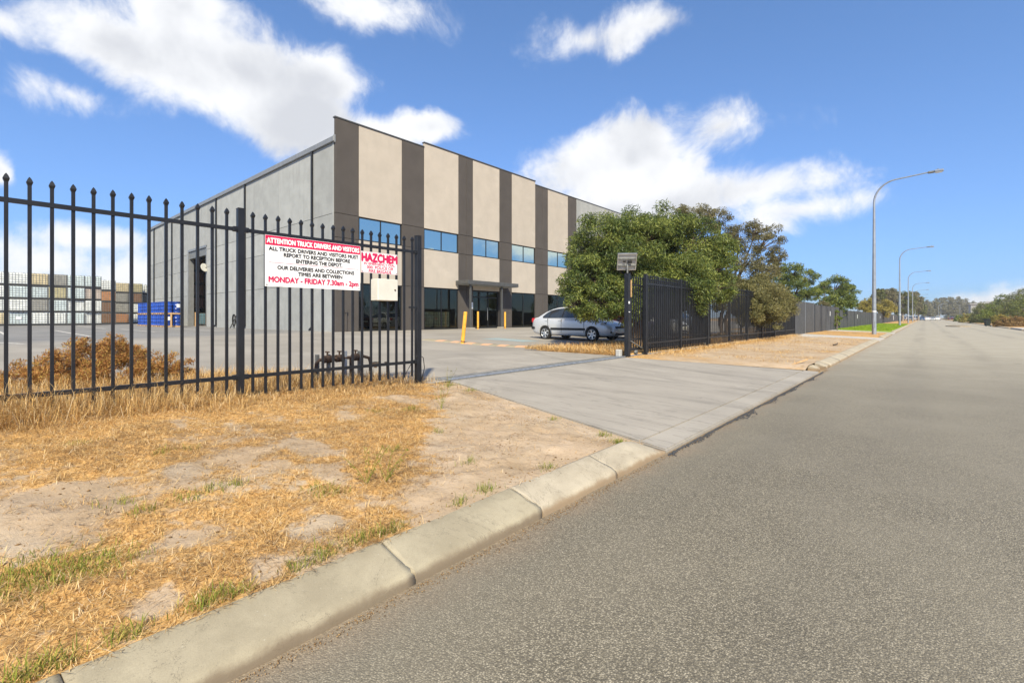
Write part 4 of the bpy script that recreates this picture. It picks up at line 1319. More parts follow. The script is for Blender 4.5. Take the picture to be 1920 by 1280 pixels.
for k in range(6):
    x = -14.55 + k * .82
    mb = MB(hump.location); vs = []
    for xx, sk in ((x, 0), (x + .42, 0)):
        for (dy, dz) in pro[1:-1]:
            q = xx - dy * .28
            vs.append((q, 12.3 + dy * .98 + .03 * math.sin(q * 3.1), float(yard_z(np.array(q))) + dz + .005))
    n5 = 5; mb.add(vs, [(j, j + n5, j + n5 + 1, j + 1) for j in range(n5 - 1)], True); mb.build('painted_block', M['orange_paint'], hump)
def mark(name, pts, mat):
    v = [(x, y, float(yard_z(np.array(x))) + .005) for x, y in pts]
    mb = MB(); mb.add(v, [list(range(len(v)))]); o = mb.build(name, M[mat]); o['kind'] = 'structure'; return o
mark('road_markings', [(-14.6, 14.6), (-12.2, 14.6), (-12.2, 15.7), (-14.6, 15.7)], 'blue_paint')
for (xa, ya, xb, yb, w) in ((-38.6, 3.25, -25.7, 3.2, .12), (-21.9, .45, -20.6, 1.05, .15), (-40, 6.5, -31.2, 6.5, .12), (-40, 9.4, -31.2, 9.4, .12), (-55, 6.0, -42, 6.0, .12), (-38.6, 1.0, -30, 1.0, .12)):
    n = 6
    for k in range(n):
        a, b = k / n, (k + 1) / n
        p = lambda t: (xa + (xb - xa) * t, ya + (yb - ya) * t)
        (x0, y0), (x1, y1) = p(a), p(b)
        mark('road_markings', [(x0, y0 - w / 2), (x1, y1 - w / 2), (x1, y1 + w / 2), (x0, y0 + w / 2)], 'white_paint')
# ------------------------------------------------------------------ cars
def evaluated(o):
    dg = bpy.context.evaluated_depsgraph_get()
    return bpy.data.meshes.new_from_object(o.evaluated_get(dg))

def car_body_mesh():
    st = [  # x, underside, belt height, half width, crown
        (-2.13, .36, .62, .60, .01), (-2.10, .32, .86, .70, .02), (-2.02, .28, .985, .765, .02), (-1.80, .22, 1.02, .815, .025), (-1.45, .20, 1.01, .84, .02), (-1.0, .19, .985, .848, .02),
        (-.4, .19, .965, .85, .02), (.2, .19, .945, .85, .02), (.75, .19, .93, .848, .03), (1.05, .19, .925, .845, .05), (1.4, .20, .875, .835, .06), (1.75, .21, .80, .80, .06), (1.97, .22, .715, .73, .05), (2.09, .27, .60, .64, .03), (2.13, .32, .46, .57, .02)]
    vs = []; m = 15
    for (x, zb, zt, hw, cr) in st:
        half = [(0, zb), (hw * .80, zb), (hw * .945, zb + .05), (hw * .985, zb + .14), (hw, zb + (zt - zb) * .50), (hw * .99, zt - .12), (hw * .945, zt - .03), (hw * .80, zt + cr * .4)]
        ring = half + [(0, zt + cr)] + [(-a, b) for a, b in half[:0:-1]]
        vs.append([(x, a, b) for a, b in ring])
    m = len(vs[0]); n = len(vs)
    flat = [p for r_ in vs for p in r_]
    fs = [(i * m + j, i * m + (j + 1) % m, (i + 1) * m + (j + 1) % m, (i + 1) * m + j) for i in range(n - 1) for j in range(m)]
    fs += [list(range(m))[::-1], list(range((n - 1) * m, n * m))]
    mb = MB(); mb.add(flat, fs, True)
    o = mb.build('body_source', None)
    s = o.modifiers.new('s', 'SUBSURF'); s.levels = 2; s.render_levels = 2
    cut = MB()
    for x in (-1.25, 1.25):
        bm = bmesh.new(); bmesh.ops.create_cone(bm, cap_ends=True, segments=32, radius1=.34, radius2=.34, depth=2.4)
        cut.bm(bm, Matrix.Translation((x, 0, .30)) @ Matrix.Rotation(R(90), 4, 'X'))
    c = cut.build('cut_source', None)
    b = o.modifiers.new('b', 'BOOLEAN'); b.object = c; b.operation = 'DIFFERENCE'; b.solver = 'MANIFOLD'
    me = evaluated(o)
    bpy.data.objects.remove(o); bpy.data.objects.remove(c)
    me.name = 'body'
    return me

CAB = [(-1.72, .98), (-1.30, 1.235), (-1.02, 1.375), (-.72, 1.445), (-.30, 1.470), (.10, 1.455), (.38, 1.385), (.72, 1.185), (1.12, .935)]
def cab_hw(z):
    return .805 - max(0, z - .95) * .46
def car_cabin_mesh():
    mb = MB(); vs = []; n = len(CAB)
    for x, z in CAB:
        h = cab_hw(z); top = z > 1.3
        vs += [(x, -h, z - (.03 if top else 0)), (x, -h * .86, z), (x, 0, z + (.015 if top else .01)), (x, h * .86, z), (x, h, z - (.03 if top else 0)), (x, .805, .93), (x, -.805, .93)]
    fs = []
    for i in range(n - 1):
        a, b = i * 7, (i + 1) * 7
        fs += [(a + k, b + k, b + k + 1, a + k + 1) for k in range(4)] + [(a + 4, b + 4, b + 5, a + 5), (a + 6, b + 6, b, a)]
    mb.add(vs, fs, False)
    return mb.mesh('cabin')

def side_pane(poly, s, lift=.006):
    f = []
    for x, z in poly:
        f.append((x, s * (cab_hw(z) + lift - (.02 if z > 1.3 else 0)), z))
    return f

def wheel_meshes():
    t = MB(); t.lathe([(.20, -.085), (.27, -.095), (.292, -.075), (.30, -.04), (.30, .04), (.292, .075), (.27, .095), (.20, .085)], 28, (0, 0, 0), True, 'y')
    tyre = t.mesh('tyre'); tyre.materials.append(M['tyre_rubber'])
    r_ = MB(); r_.lathe([(.205, -.08), (.205, .09), (.19, .088), (.185, .06), (.185, -.08)], 28, (0, 0, 0), True, 'y')
    for k in range(6):
        a = k * math.pi / 3 + .2
        Mx = Matrix.Rotation(a, 4, 'Y')
        r_.add([Mx @ Vector(p) for p in ((-.036, .075, .02), (.036, .075, .02), (.026, .085, .19), (-.026, .085, .19), (-.036, .05, .02), (.036, .05, .02), (.026, .05, .19), (-.026, .05, .19))], [(0, 1, 2, 3), (4, 7, 6, 5), (0, 3, 7, 4), (1, 5, 6, 2)])
    r_.lathe([(0, .09), (.035, .088), (.055, .078), (.055, .05)], 16, (0, 0, 0), True, 'y')
    rim = r_.mesh('rim'); rim.materials.append(M['alloy'])
    h = MB(); h.lathe([(0, .03), (.186, .03), (.186, .02), (0, .02)], 20, (0, 0, 0), False, 'y'); hub = h.mesh('brake_disc'); hub.materials.append(M['black_plastic'])
    return tyre, rim, hub

def make_car(name, label, paint, group):
    t = empty(name, (0, 0, 0), 0, label, 'car', group)
    bme = car_body_mesh(); bme.materials.clear(); bme.materials.append(M[paint])
    link('body', bme, None, t)
    cm_ = car_cabin_mesh(); cm_.materials.append(M[paint]); link('cabin', cm_, None, t)
    gl = M['glass_car']; dk = M['black_plastic']
    mb = MB(); mb.bbox(-1.95, -.74, .30, 1.85, .74, .80, .05); mb.build('underbody', dk, t)
    mb = MB()
    mb.add([(x, y, z) for x, z in ((-1.55, .96), (-.9, 1.30), (.2, 1.33), (.95, .96)) for y in (-.70, .70)], [(0, 2, 3, 1), (2, 4, 5, 3), (4, 6, 7, 5)])
    for s in (-1, 1):
        fw = [(.80, 1.005), (.66, 1.115), (.36, 1.325), (.08, 1.395), (-.27, 1.41), (-.29, .985)]
        rw = [(-.35, .985), (-.33, 1.41), (-.70, 1.385), (-.97, 1.32), (-1.02, .995)]
        qw = [(-1.06, 1.0), (-1.01, 1.295), (-1.22, 1.18), (-1.36, 1.045), (-1.33, 1.01)]
        for nm, poly in (('window', fw), ('window', rw), ('window', qw)):
            p = MB(); p.add(side_pane(poly, s, .007), [list(range(len(poly)))]); p.build(nm, M['glass_carside'], t)
        # black surround
        p = MB(); out = [(.90, .985), (.70, 1.12), (.38, 1.345), (.08, 1.415), (-.30, 1.425), (-.72, 1.40), (-1.02, 1.33), (-1.25, 1.19), (-1.42, 1.04), (-1.38, .98)]
        p.add(side_pane(out, s, .003), [list(range(len(out)))]); p.build('window_surround', dk, t)
        p = MB(); p.bbox(-.92, s * .846 - .012, .455, .92, s * .846 + .016, .555, .008); p.build('side_moulding', dk, t)
        for x in (-.42, -1.14):
            p = MB(); p.bbox(x - .08, s * .842 - .01, .84, x + .07, s * .842 + .022, .87, .008); p.build('door_handle', M[paint], t)
        for x, za, zb in ((-.325, .36, .93), (.86, .36, .93), (-1.076, .62, .96)):
            p = MB(); p.box(x - .004, s * .835 - .018, za, x + .004, s * .835 + .0125, zb); p.build('door_gap', dk, t)
        p = MB(); p.bbox(.60, min(s * .80, s * .98), .99, .76, max(s * .80, s * .98), 1.11, .03); p.build('wing_mirror', M[paint], t)
        p = MB(); p.add([(1.62, s * .80, .70), (1.98, s * .655, .60), (2.03, s * .55, .58), (1.96, s * .50, .69), (1.66, s * .745, .80), (1.60, s * .70, .70), (1.9, s * .5, .6)], [(0, 1, 4), (1, 3, 4), (1, 2, 3), (0, 4, 5), (2, 6, 3)])
        p.v = [Vector((v.x + .035, v.y * 1.035, v.z + .012)) for v in p.v]; p.build('headlight', M['lens_clear'], t)
        p = MB(); p.bbox(-2.115, min(s * .52, s * .752), .77, -1.90, max(s * .52, s * .79), .97, .03); p.build('tail_light', M['lens_red'], t)
        p = MB(); p.bbox(1.9, min(s * .40, s * .67), .36, 2.09, max(s * .40, s * .67), .44, .01); p.build('fog_lamp', dk, t)
        p = MB(); p.bbox(-2.09, min(s * .60, s * .79), .47, -1.66, max(s * .60, s * .845), .59, .015); p.build('bumper_strip', dk, t)
    def slant(x0, z0, x1, z1, w0, w1, lift):
        dx, dz = x1 - x0, z1 - z0; L = math.hypot(dx, dz); nx, nz = -dz / L * lift, dx / L * lift
        if nz < 0:
            nx, nz = -nx, -nz
        return [(x0 + nx, -w0, z0 + nz), (x0 + nx, w0, z0 + nz), (x1 + nx, w1, z1 + nz), (x1 + nx, -w1, z1 + nz)]
    p = MB(); p.add(slant(1.06, .975, .42, 1.365, .70, .545, .02), [(0, 1, 2, 3)]); p.build('windscreen', M['glass_carside'], t)
    p = MB(); p.add(slant(-1.64, 1.03, -1.06, 1.36, .68, .56, .02), [(0, 1, 2, 3)]); p.build('rear_window', M['glass_carside'], t)
    p = MB(); p.bbox(2.0, -.36, .545, 2.115, .36, .635, .02); p.build('grille', dk, t)
    p = MB(); p.bbox(1.98, -.42, .27, 2.125, .42, .40, .02); p.build('lower_grille', dk, t)
    p = MB(); p.bbox(2.115, -.19, .42, 2.14, .19, .525, .004); p.build('number_plate', M['plate_white'], t)
    p = MB(); p.bbox(-2.155, -.19, .62, -2.125, .19, .73, .004); p.build('number_plate', M['plate_white'], t)
    tyre, rim, hub = WHEELS
    for x in (-1.25, 1.25):
        for s in (-1, 1):
            w = inst('wheel', tyre, t, (x, s * .755, .30), (0, 0, 0 if s > 0 else math.pi))
            inst('rim', rim, w); inst('brake_disc', hub, w)
    return t
q = NT('glass_carside'); q.bsdf((.03, .035, .04), .05, 0, None, 1.0)
WHEELS = wheel_meshes()
car = make_car('parked_car', 'silver sedan parked under the big green tree facing the road', 'paint_silver', 'cars parked in the depot yard')
car.location = (-11.62, 17.78, .195); car.rotation_euler = (0, 0, R(-2))
KID = {}
for o_ in COL.objects:
    if o_.parent:
        KID.setdefault(o_.parent.name, []).append(o_)
def repaint(root, paint):
    for o_ in COL.objects:
        if o_.parent == root and o_.data and len(o_.material_slots) and o_.material_slots[0].material == M['paint_silver']:
            o_.material_slots[0].link = 'OBJECT'; o_.material_slots[0].material = M[paint]
def another(loc, rz, paint, label, group):
    c = copy_tree(car, None, KID); c.location = loc; c.rotation_euler = (0, 0, rz); c['label'] = label; c['group'] = group
    repaint(c, paint); return c
another((-11.5, 20.9, .195), R(1), 'paint_red', 'dark red sedan parked behind the black palisade fence', 'cars parked in the depot yard')
another((-11.4, 24.1, .195), R(-1), 'paint_white', 'white sedan parked second behind the silver one', 'cars parked in the depot yard')
another((-11.6, 27.6, .195), R(2), 'paint_grey', 'grey sedan farthest inside the depot fence', 'cars parked in the depot yard')
FARC = [('paint_white', 'white sedan first in the far row where the road ends'), ('paint_grey', 'grey sedan second in the far row where the road ends'), ('paint_white', 'white sedan third in the far row between grey and blue'), ('paint_blue', 'blue sedan fourth in the far row where the road ends'),
        ('paint_white', 'white sedan fifth in the far row beside the blue one'), ('paint_silver', 'silver sedan sixth in the far row where the road ends'), ('paint_white', 'white sedan last in the far row nearest the road')]
for k, (pt, lb) in enumerate(FARC):
    another((-5.4 + k * 1.5, 205 + k * 7.5, .02 if k > 2 else .13), R(90 + 180 * (k % 2)), pt, lb, 'cars parked far along the road')
another((9.4, 292, .02), R(60), 'paint_red', 'red car alone at the far end of the road', 'cars parked far along the road')

# ------------------------------------------------------------------ street lamps
def make_lamp():
    t = empty('street_lamp', (0, 0, 0), 0, 'x', 'street lamp', 'galvanised lamps along the road')
    pts = [(0, 0, -.3), (0, 0, 2), (0, 0, 5), (0, 0, 8.35)]; rad = [.125, .112, .088, .062]
    mb = MB(); mb.tube(pts, rad, 14); mb.build('pole', M['galvanised'], t)
    arc = []
    for k in range(10):
        a = k / 9 * R(85)
        arc.append((1.16 * (1 - math.cos(a)), 0, 8.345 + 1.26 * math.sin(a)))
    arc += [(1.8, 0, 9.66), (2.62, 0, 9.735)]
    mb = MB(); mb.tube(arc, [.061 - .024 * k / 11 for k in range(12)], 10); mb.build('arm', M['galvanised'], t)
    mb = MB(); mb.bbox(2.55, -.10, 9.66, 2.85, .10, 9.78, .03); l = mb.build('luminaire', M['steel_grey'], t)
    mb = MB(); mb.bbox(2.84, -.15, 9.67, 3.25, .15, 9.80, .03); mb.build('housing', M['galvanised'], l)
    mb = MB(); mb.bbox(2.88, -.12, 9.635, 3.18, .12, 9.675, .01); mb.build('lens', M['lens_clear'], l)
    mb = MB(); mb.tube([(3.0, 0, 9.80), (3.0, 0, 9.86)], .035, 8); mb.build('light_sensor', M['steel_grey'], l)
    mb = MB(); mb.lathe([(.1185, 1.42), (.1178, 1.50)], 14); mb.build('number_band', M['label_paper'], t)
    mb = MB(); mb.bbox(-.05, -.130, .45, .05, -.108, .85, .005); mb.build('access_cover', M['galvanised'], t)
    return t
lamp = make_lamp()
LK = {}
for o_ in COL.objects:
    if o_.parent:
        LK.setdefault(o_.parent.name, []).append(o_)
LABL = ['nearest tall grey street lamp, its pole in the dry grass strip', 'second grey street lamp, its pole on the green lawn', 'third grey street lamp along the fence side of the road', 'fourth grey street lamp along the fence side of the road', 'fifth grey street lamp along the fence side of the road', 'sixth grey street lamp along the fence side of the road', 'seventh grey street lamp along the fence side of the road']
for k in range(7):
    t = lamp if k == 0 else copy_tree(lamp, None, LK)
    t.location = (-2.44, 37.6 + 39.7 * k, .12); t['label'] = LABL[k]
for (x, y, rz, lb, s) in ((5.4, 345, .5, 'far grey street lamp where the road bends, shorter of the pair', .86), (6.4, 348, .5, 'far grey street lamp where the road bends, taller of the pair', .9), (13.2, 330, 2.6, 'far grey street lamp beyond the shrubs across the road', .8)):
    t = copy_tree(lamp, None, LK); t.location = (x, y, 0); t.rotation_euler = (0, 0, rz); t.scale = (s, s, s); t['label'] = lb

# ------------------------------------------------------------------ neighbours' sheet fences and gates
def sheet_panel_mesh(L, z0, z1, rib=.19):
    mb = MB(); pts = []; y = 0
    while y < L - .01:
        e = min(y + rib, L)
        pts += [(0, y), (0, y + (e - y) * .62), (.022, y + (e - y) * .70), (.022, y + (e - y) * .92)]
        y = e
    pts.append((0, L))
    vs = [(x, y, z0) for x, y in pts] + [(x, y, z1) for x, y in pts] + [(x - .02, y, z0) for x, y in pts] + [(x - .02, y, z1) for x, y in pts]
    n = len(pts)
    fs = [(i, i + 1, n + i + 1, n + i) for i in range(n - 1)] + [(2 * n + i, 3 * n + i, 3 * n + i + 1, 2 * n + i + 1) for i in range(n - 1)] + [(n + i, n + i + 1, 3 * n + i + 1, 3 * n + i) for i in range(n - 1)]
    mb.add(vs, fs)
    me = mb.mesh('panel'); me.materials.append(M['fence_sheet']); return me
def sheet_fence(name, y0, n, L, z1, label, cat='fence', x=FX, pw=.07, pm='fence_black', group=None):
    t = empty(name, (x, y0, .15), 0, label, cat, group)
    me = sheet_panel_mesh(L - pw - .006, .0, z1)
    for k in range(n):
        inst('panel', me, t, (0, k * L + pw / 2 + .003, 0))
    pme = MB(); pme.bbox(-pw / 2, -pw / 2, -.15, pw / 2, pw / 2, z1 + .03, .004); pme = pme.mesh('post'); pme.materials.append(M[pm])
    for k in range(n + 1):
        inst('post', pme, t, (0, k * L, 0))
    rm = MB(); rm.box(-.05, .04, z1 - .06, -.021, L * n - .04, z1 - .01); rm.box(-.05, .04, .1, -.021, L * n - .04, .15); rm.build('rail', M['fence_sheet'], t)
    return t
sheet_fence('sheet_gate', 31.42, 2, 3.1, 2.02, 'solid dark grey ribbed gate beside the second driveway', 'gate', pw=.05, pm='galvanised', group=None)
sheet_fence('sheet_fence', 37.9, 5, 2.4, 1.92, 'dark grey sheet fence with climbing plants behind the first lamp')
sheet_fence('sheet_gate', 50.3, 4, 2.8, 1.72, 'plain grey ribbed gate between the bright shrub and the lawn fence', 'gate')
sheet_fence('sheet_fence', 61.8, 24, 3.0, 1.72, 'long grey sheet fence bordering the green lawn')
sheet_fence('sheet_fence', 134.2, 22, 6.0, 1.7, 'farthest dark sheet fence beyond the lawn driveway')
for (y, z, w, h, lb) in ((44.6, 1.50, .22, .36, 'small pale sign on the fence above the bright shrub'), (64.5, 1.30, .30, .42, 'small white sign on the fence at the start of the lawn'), (99.5, 1.25, .4, .4, 'small white sign on the fence at the end of the lawn'), (143, 1.1, 1.4, 1.0, 'wide white sign on the farthest fence'), (176, 1.1, 1.2, .9, 'pale sign near the end of the farthest fence')):
    t = empty('fence_sign', (FX + .04, y, z), 0, lb, 'sign', 'small signs on the far fences')
    mb = MB(); mb.bbox(0, -w / 2, -h / 2, .01, w / 2, h / 2, .003); mb.build('board', M['label_paper'], t)
    mb = MB(); mb.box(-.03, -w / 3, -.02, 0, w / 3, .02); mb.build('bracket', M['steel_grey'], t)

# wheelie bin by the right kerb
bn = empty('wheelie_bin', (6.35, 91, .0), R(200), 'dark wheelie bin standing at the kerb in front of the shrubs', 'bin')
mb = MB(); vs = []
for (hx, hy, z) in ((.20, .24, .06), (.27, .29, .92)):
    vs += [(-hx, -hy, z), (hx, -hy, z), (hx, hy, z), (-hx, hy, z)]
mb.add(vs, [(0, 1, 5, 4), (1, 2, 6, 5), (2, 3, 7, 6), (3, 0, 4, 7), (0, 3, 2, 1), (4, 5, 6, 7)]); mb.build('body', M['bin_green'], bn)
mb = MB(); mb.bbox(-.31, -.33, .92, .31, .33, 1.0, .03, Matrix.Rotation(R(4), 4, 'X')); mb.build('lid', M['bin_green'], bn)
mb = MB(); mb.tube([(-.2, .33, .90), (.2, .33, .90)], .02, 8); mb.build('handle', M['black_plastic'], bn)
for s in (-.23, .23):
    mb = MB(); mb.lathe([(0, -.03), (.10, -.03), (.10, .03), (0, .03)], 14, (s, .22, .10), False, 'x'); mb.build('wheel', M['tyre_rubber'], bn)
# sandy traffic island
isl = empty('traffic_island', (3.3, 86, 0), 0, 'low sandy traffic island in the middle of the far road', 'traffic island')
mb = MB(); n = 24
ring = lambda rx, ry, z: [(rx * math.cos(2 * math.pi * k / n), ry * math.sin(2 * math.pi * k / n), z) for k in range(n)]
r0, r1, r2 = ring(1.25, 4.2, -.05), ring(1.25, 4.2, .11), ring(1.02, 3.95, .13)
mb.add(r0 + r1 + r2, [(i, (i + 1) % n, n + (i + 1) % n, n + i) for i in range(n)] + [(n + i, n + (i + 1) % n, 2 * n + (i + 1) % n, 2 * n + i) for i in range(n)]); mb.build('kerb_ring', M['kerb_dusty'], isl)
mb = MB(); mb.add(ring(1.03, 3.96, .128), [list(range(n))]); mb.build('sand_top', M['scrub_ground'], isl)
# pale industrial shed far behind the shrubs
sh = empty('distant_shed', (31, 335, 0), 0, 'pale low roofed shed showing far behind the roadside shrubs', 'building')
mb = MB(); mb.box(-14, -8, 0, 14, 8, 7.6); mb.build('wall', M['panel_raw'], sh)
mb = MB(); mb.prism([(-14.4, 7.6), (14.4, 7.6), (14.4, 7.9), (0, 10.2), (-14.4, 7.9)], 'y', -8.4, 8.4); mb.build('roof', M['roof_sheet'], sh)
# stick and stake on the verge
st_ = MB(); st_.tube([(-2.6, 21.3, .17), (-2.55, 21.8, .185), (-2.62, 22.6, .175)], .025, 6); st_ = st_.build('fallen_branch', M['bark'], None); tag(st_, 'dark fallen branch lying on the sandy verge before the second driveway', 'branch')
st_ = MB(); st_.bbox(-.025, -.42, -.012, .025, .42, .012, .003, Matrix.Translation((-2.28, 12.55, .13)) @ Matrix.Rotation(R(-28), 4, 'Z') @ Matrix.Rotation(R(12), 4, 'X')); st_ = st_.build('timber_stake', M['timber'], None); tag(st_, 'pale timber stake lying on the broken kerb end', 'stake')

# ------------------------------------------------------------------ vegetation
FW = Vector((-math.sin(R(41.177)), math.cos(R(41.177)), 0)); RT = Vector((math.cos(R(41.177)), math.sin(R(41.177)), 0))
def at(u, v, depth):
    """the world point seen at a measured place of the photograph, at its true distance"""
    p = (FW + RT * ((u - 960) / 886.0)) * depth
    return (p.x, p.y, 1.2 + (595 - v) / 886.0 * depth)

def leaves_mesh(name, C, N, dirs, L, W, tint, mat, rng):
    """N leaves as folded quads"""
    d = dirs / np.linalg.norm(dirs, axis=1, keepdims=True)
    r_ = rng.normal(size=(N, 3)); s = np.cross(d, r_); s /= np.linalg.norm(s, axis=1, keepdims=True) + 1e-9
    up = np.cross(s, d)
    base = C - d * (L / 2)[:, None]; tip = C + d * (L / 2)[:, None] - up * (L * .10)[:, None]
    a = C + s * (W / 2)[:, None] + up * (W * .15)[:, None]; b = C - s * (W / 2)[:, None] + up * (W * .15)[:, None]
    V = np.stack([base, a, tip, b], 1).reshape(-1, 3)
    F = np.arange(4 * N).reshape(N, 4)
    me = np_mesh(name, V, [F]); set_attr(me, 'tint', np.repeat(tint, 4))
    me.materials.append(M[mat])
    return me

def tree(name, label, base, blobs, n_leaf, leaf, mat, seed, trunk=.12, bark='bark', cat='tree', group=None, droop=.35, fill=.5, clump=.30, crown='crown', stems=1, fork=.35, dens=1.0):
    """blobs: (x, y, z, radius, weight)"""
    rng = np.random.default_rng(seed)
    t = empty(name, base, 0, label, cat, group)
    B = np.array(base, float)
    areas = np.array([b[3] ** 2 * b[4] for b in blobs]); share = areas / areas.sum()
    C = []; D = []; T = []; ends = []
    for (bx, by, bz, br, w), s in zip(blobs, share):
        cr0 = br * clump
        nc = max(4, int(dens * 5.2 * w * (br / cr0) ** 2 * .55))
        u = rng.normal(size=(nc, 3)); u /= np.linalg.norm(u, axis=1, keepdims=True)
        rr = br * (fill + (1 - fill) * rng.random(nc) ** .6)
        cc = np.array([bx, by, bz]) + u * rr[:, None] * np.array([1, 1, .86])
        nl = max(6, int(n_leaf * s / nc))
        for c in cc:
            cr = cr0 * rng.uniform(.65, 1.35); k = max(4, int(nl * (cr / cr0) ** 2))
            q = rng.normal(size=(k, 3)); q /= np.linalg.norm(q, axis=1, keepdims=True)
            p = q * (cr * rng.random(k) ** .45)[:, None] * np.array([1.1, 1.1, .75])
            C.append(c + p); D.append(q * .8 + rng.normal(size=(k, 3)) * .75 + np.array([0, 0, -droop]))
            T.append(np.clip(np.full(k, rng.uniform(0, 1)) * .75 + rng.normal(size=k) * .10 + .12, 0, 1))
            ends.append((c, br))
    C = np.concatenate(C); D = np.concatenate(D); T = np.concatenate(T); N = len(C)
    Lf = leaf[0] * rng.uniform(.65, 1.3, N); Wf = leaf[1] * rng.uniform(.7, 1.25, N)
    me = leaves_mesh(crown, C - B, N, D, Lf, Wf, T, mat, rng)
    link(crown, me, None, t)
    # trunk, limbs to each lobe, twigs to the clumps
    mid = np.mean([b[:3] for b in blobs], axis=0)
    for sidx in range(stems):
        mb = MB(B)
        off = np.array([0, 0, 0]) if stems == 1 else np.array([rng.uniform(-.35, .35), rng.uniform(-.35, .35), 0])
        foot = B + off - np.array([0, 0, .15])
        zf = B[2] + (mid[2] - B[2]) * fork
        fk = np.array([B[0] * .65 + mid[0] * .35, B[1] * .65 + mid[1] * .35, zf]) + off * 1.2
        md = (foot + fk) / 2 + rng.normal(size=3) * np.array([.08, .08, 0]) * (zf - B[2])
        mb.tube([foot, md, fk], [trunk * 1.15, trunk * .92, trunk * .8], 9)
        for bi, (bx, by, bz, br, w) in enumerate(blobs):
            if stems > 1 and bi % stems != sidx:
                continue
            e = np.array([bx, by, bz]); m1 = fk * .5 + e * .5 + rng.normal(size=3) * .10 * br + np.array([0, 0, .1 * br])
            mb.tube([fk, m1, e], [trunk * .6, trunk * .4, trunk * .2], 6)
            mine = [c for c, r_ in ends if abs(r_ - br) < 1e-6 and np.linalg.norm(c - e) < br * 1.3]
            for c in mine[::2]:
                m2 = (e * .6 + c * .4) + rng.normal(size=3) * .06 * br
                mb.tube([m1 * .4 + e * .6, m2, c], [trunk * .22, trunk * .13, trunk * .05], 4, False)
        mb.build('trunk', M[bark], t)
    return t

def lobe(u, v, r_px, D, w=1.0):
    p = at(u, v, D); return (p[0], p[1], p[2], r_px * D / 886.0, w)

tree('wattle_tree', 'big dense dark green tree spreading over the silver car and the fence', (-7.75, 15.7, .22),
     [lobe(1135, 450, 62, 16.6), lobe(1215, 432, 58, 16.8), lobe(1292, 462, 62, 17.0), lobe(1105, 520, 52, 15.9), lobe(1185, 510, 80, 16.2, .9), lobe(1272, 530, 66, 16.2), lobe(1335, 505, 46, 17.2), lobe(1345, 540, 34, 16.6),
      lobe(1120, 570, 45, 15.4), lobe(1166, 574, 38, 15.3), lobe(1075, 535, 32, 15.6), lobe(1255, 470, 60, 18.4, .8), lobe(1150, 490, 60, 18.0, .8), lobe(1228, 558, 42, 16.3), lobe(1300, 565, 30, 16.0), lobe(1080, 568, 22, 15.2), lobe(1180, 440, 50, 17.0), lobe(1255, 440, 50, 17.2), lobe(1150, 535, 60, 16.6), lobe(1230, 520, 70, 17.0), lobe(1310, 520, 50, 17.6), lobe(1110, 480, 46, 16.6), lobe(1345, 475, 38, 17.6), lobe(1140, 548, 48, 16.4)],
     150000, (.135, .027), 'leaf_wattle', 11, .13, droop=.6, fill=.40, clump=.27, stems=3, fork=.32, dens=1.25)
tree('olive_shrub', 'rounded olive shrub bulging over the black fence', (-6.25, 23.8, .2),
     [lobe(1428, 562, 42, 21.6), lobe(1455, 575, 32, 22.2), lobe(1400, 560, 32, 21.4), lobe(1432, 592, 34, 21.0), lobe(1408, 590, 26, 20.8), lobe(1380, 545, 26, 21.6), lobe(1470, 560, 18, 22.4), lobe(1440, 575, 36, 21.8), lobe(1415, 575, 34, 21.4), lobe(1392, 538, 28, 22.6), lobe(1362, 552, 24, 21.4), lobe(1385, 572, 26, 20.9), lobe(1352, 572, 18, 20.2), lobe(1420, 535, 26, 22.6)],
     58000, (.105, .028), 'leaf_olive', 12, .06, cat='shrub', fill=.4, clump=.34, stems=3, fork=.3, dens=1.2)
tree('gum_tree', 'thin crowned brownish gum tree rising behind the dense green tree', (-8.3, 27.6, .2),
     [lobe(1305, 408, 34, 26.5), lobe(1345, 412, 28, 26.5), lobe(1275, 405, 22, 26), lobe(1385, 440, 32, 26), lobe(1435, 455, 34, 26), lobe(1455, 480, 20, 26.2), lobe(1400, 490, 36, 26, .8), lobe(1375, 530, 34, 25.5), lobe(1430, 515, 30, 25.6), lobe(1440, 545, 26, 25.4), lobe(1350, 470, 30, 26.5, .7), lobe(1420, 428, 18, 26)],
     30000, (.13, .035), 'leaf_brown', 13, .11, fill=.35, clump=.30, stems=2, fork=.4, dens=.9)
tree('wattle_tree', 'rounded green tree behind the ribbed gate', (-8.4, 43.0, .2),
     [lobe(1488, 512, 24, 37.5), lobe(1468, 525, 22, 37.5), lobe(1512, 520, 20, 38), lobe(1495, 545, 24, 37), lobe(1475, 560, 20, 37), lobe(1518, 550, 18, 37.5), lobe(1460, 500, 12, 37.5)],
     13000, (.16, .05), 'leaf_wattle', 14, .13, fill=.4, stems=2)
tree('wattle_tree', 'green tree leaning over the plant covered sheet fence', (-6.9, 50.0, .2),
     [lobe(1568, 535, 22, 45), lobe(1590, 548, 18, 45.5), lobe(1545, 540, 15, 45), lobe(1575, 565, 22, 44), lobe(1552, 570, 18, 44), lobe(1595, 568, 14, 44.5), lobe(1532, 548, 12, 44.5), lobe(1570, 585, 13, 43.5)],
     13000, (.19, .06), 'leaf_wattle', 15, .12, fill=.4, stems=2)
tree('brown_shrub', 'brownish scrubby bush against the sheet fence under the leaning tree', (-6.4, 43.8, .2),
     [lobe(1540, 575, 14, 39.5), lobe(1528, 592, 12, 39), lobe(1552, 582, 10, 40), lobe(1545, 600, 10, 40)], 4500, (.13, .04), 'leaf_brown', 16, .05, cat='shrub', fill=.3)
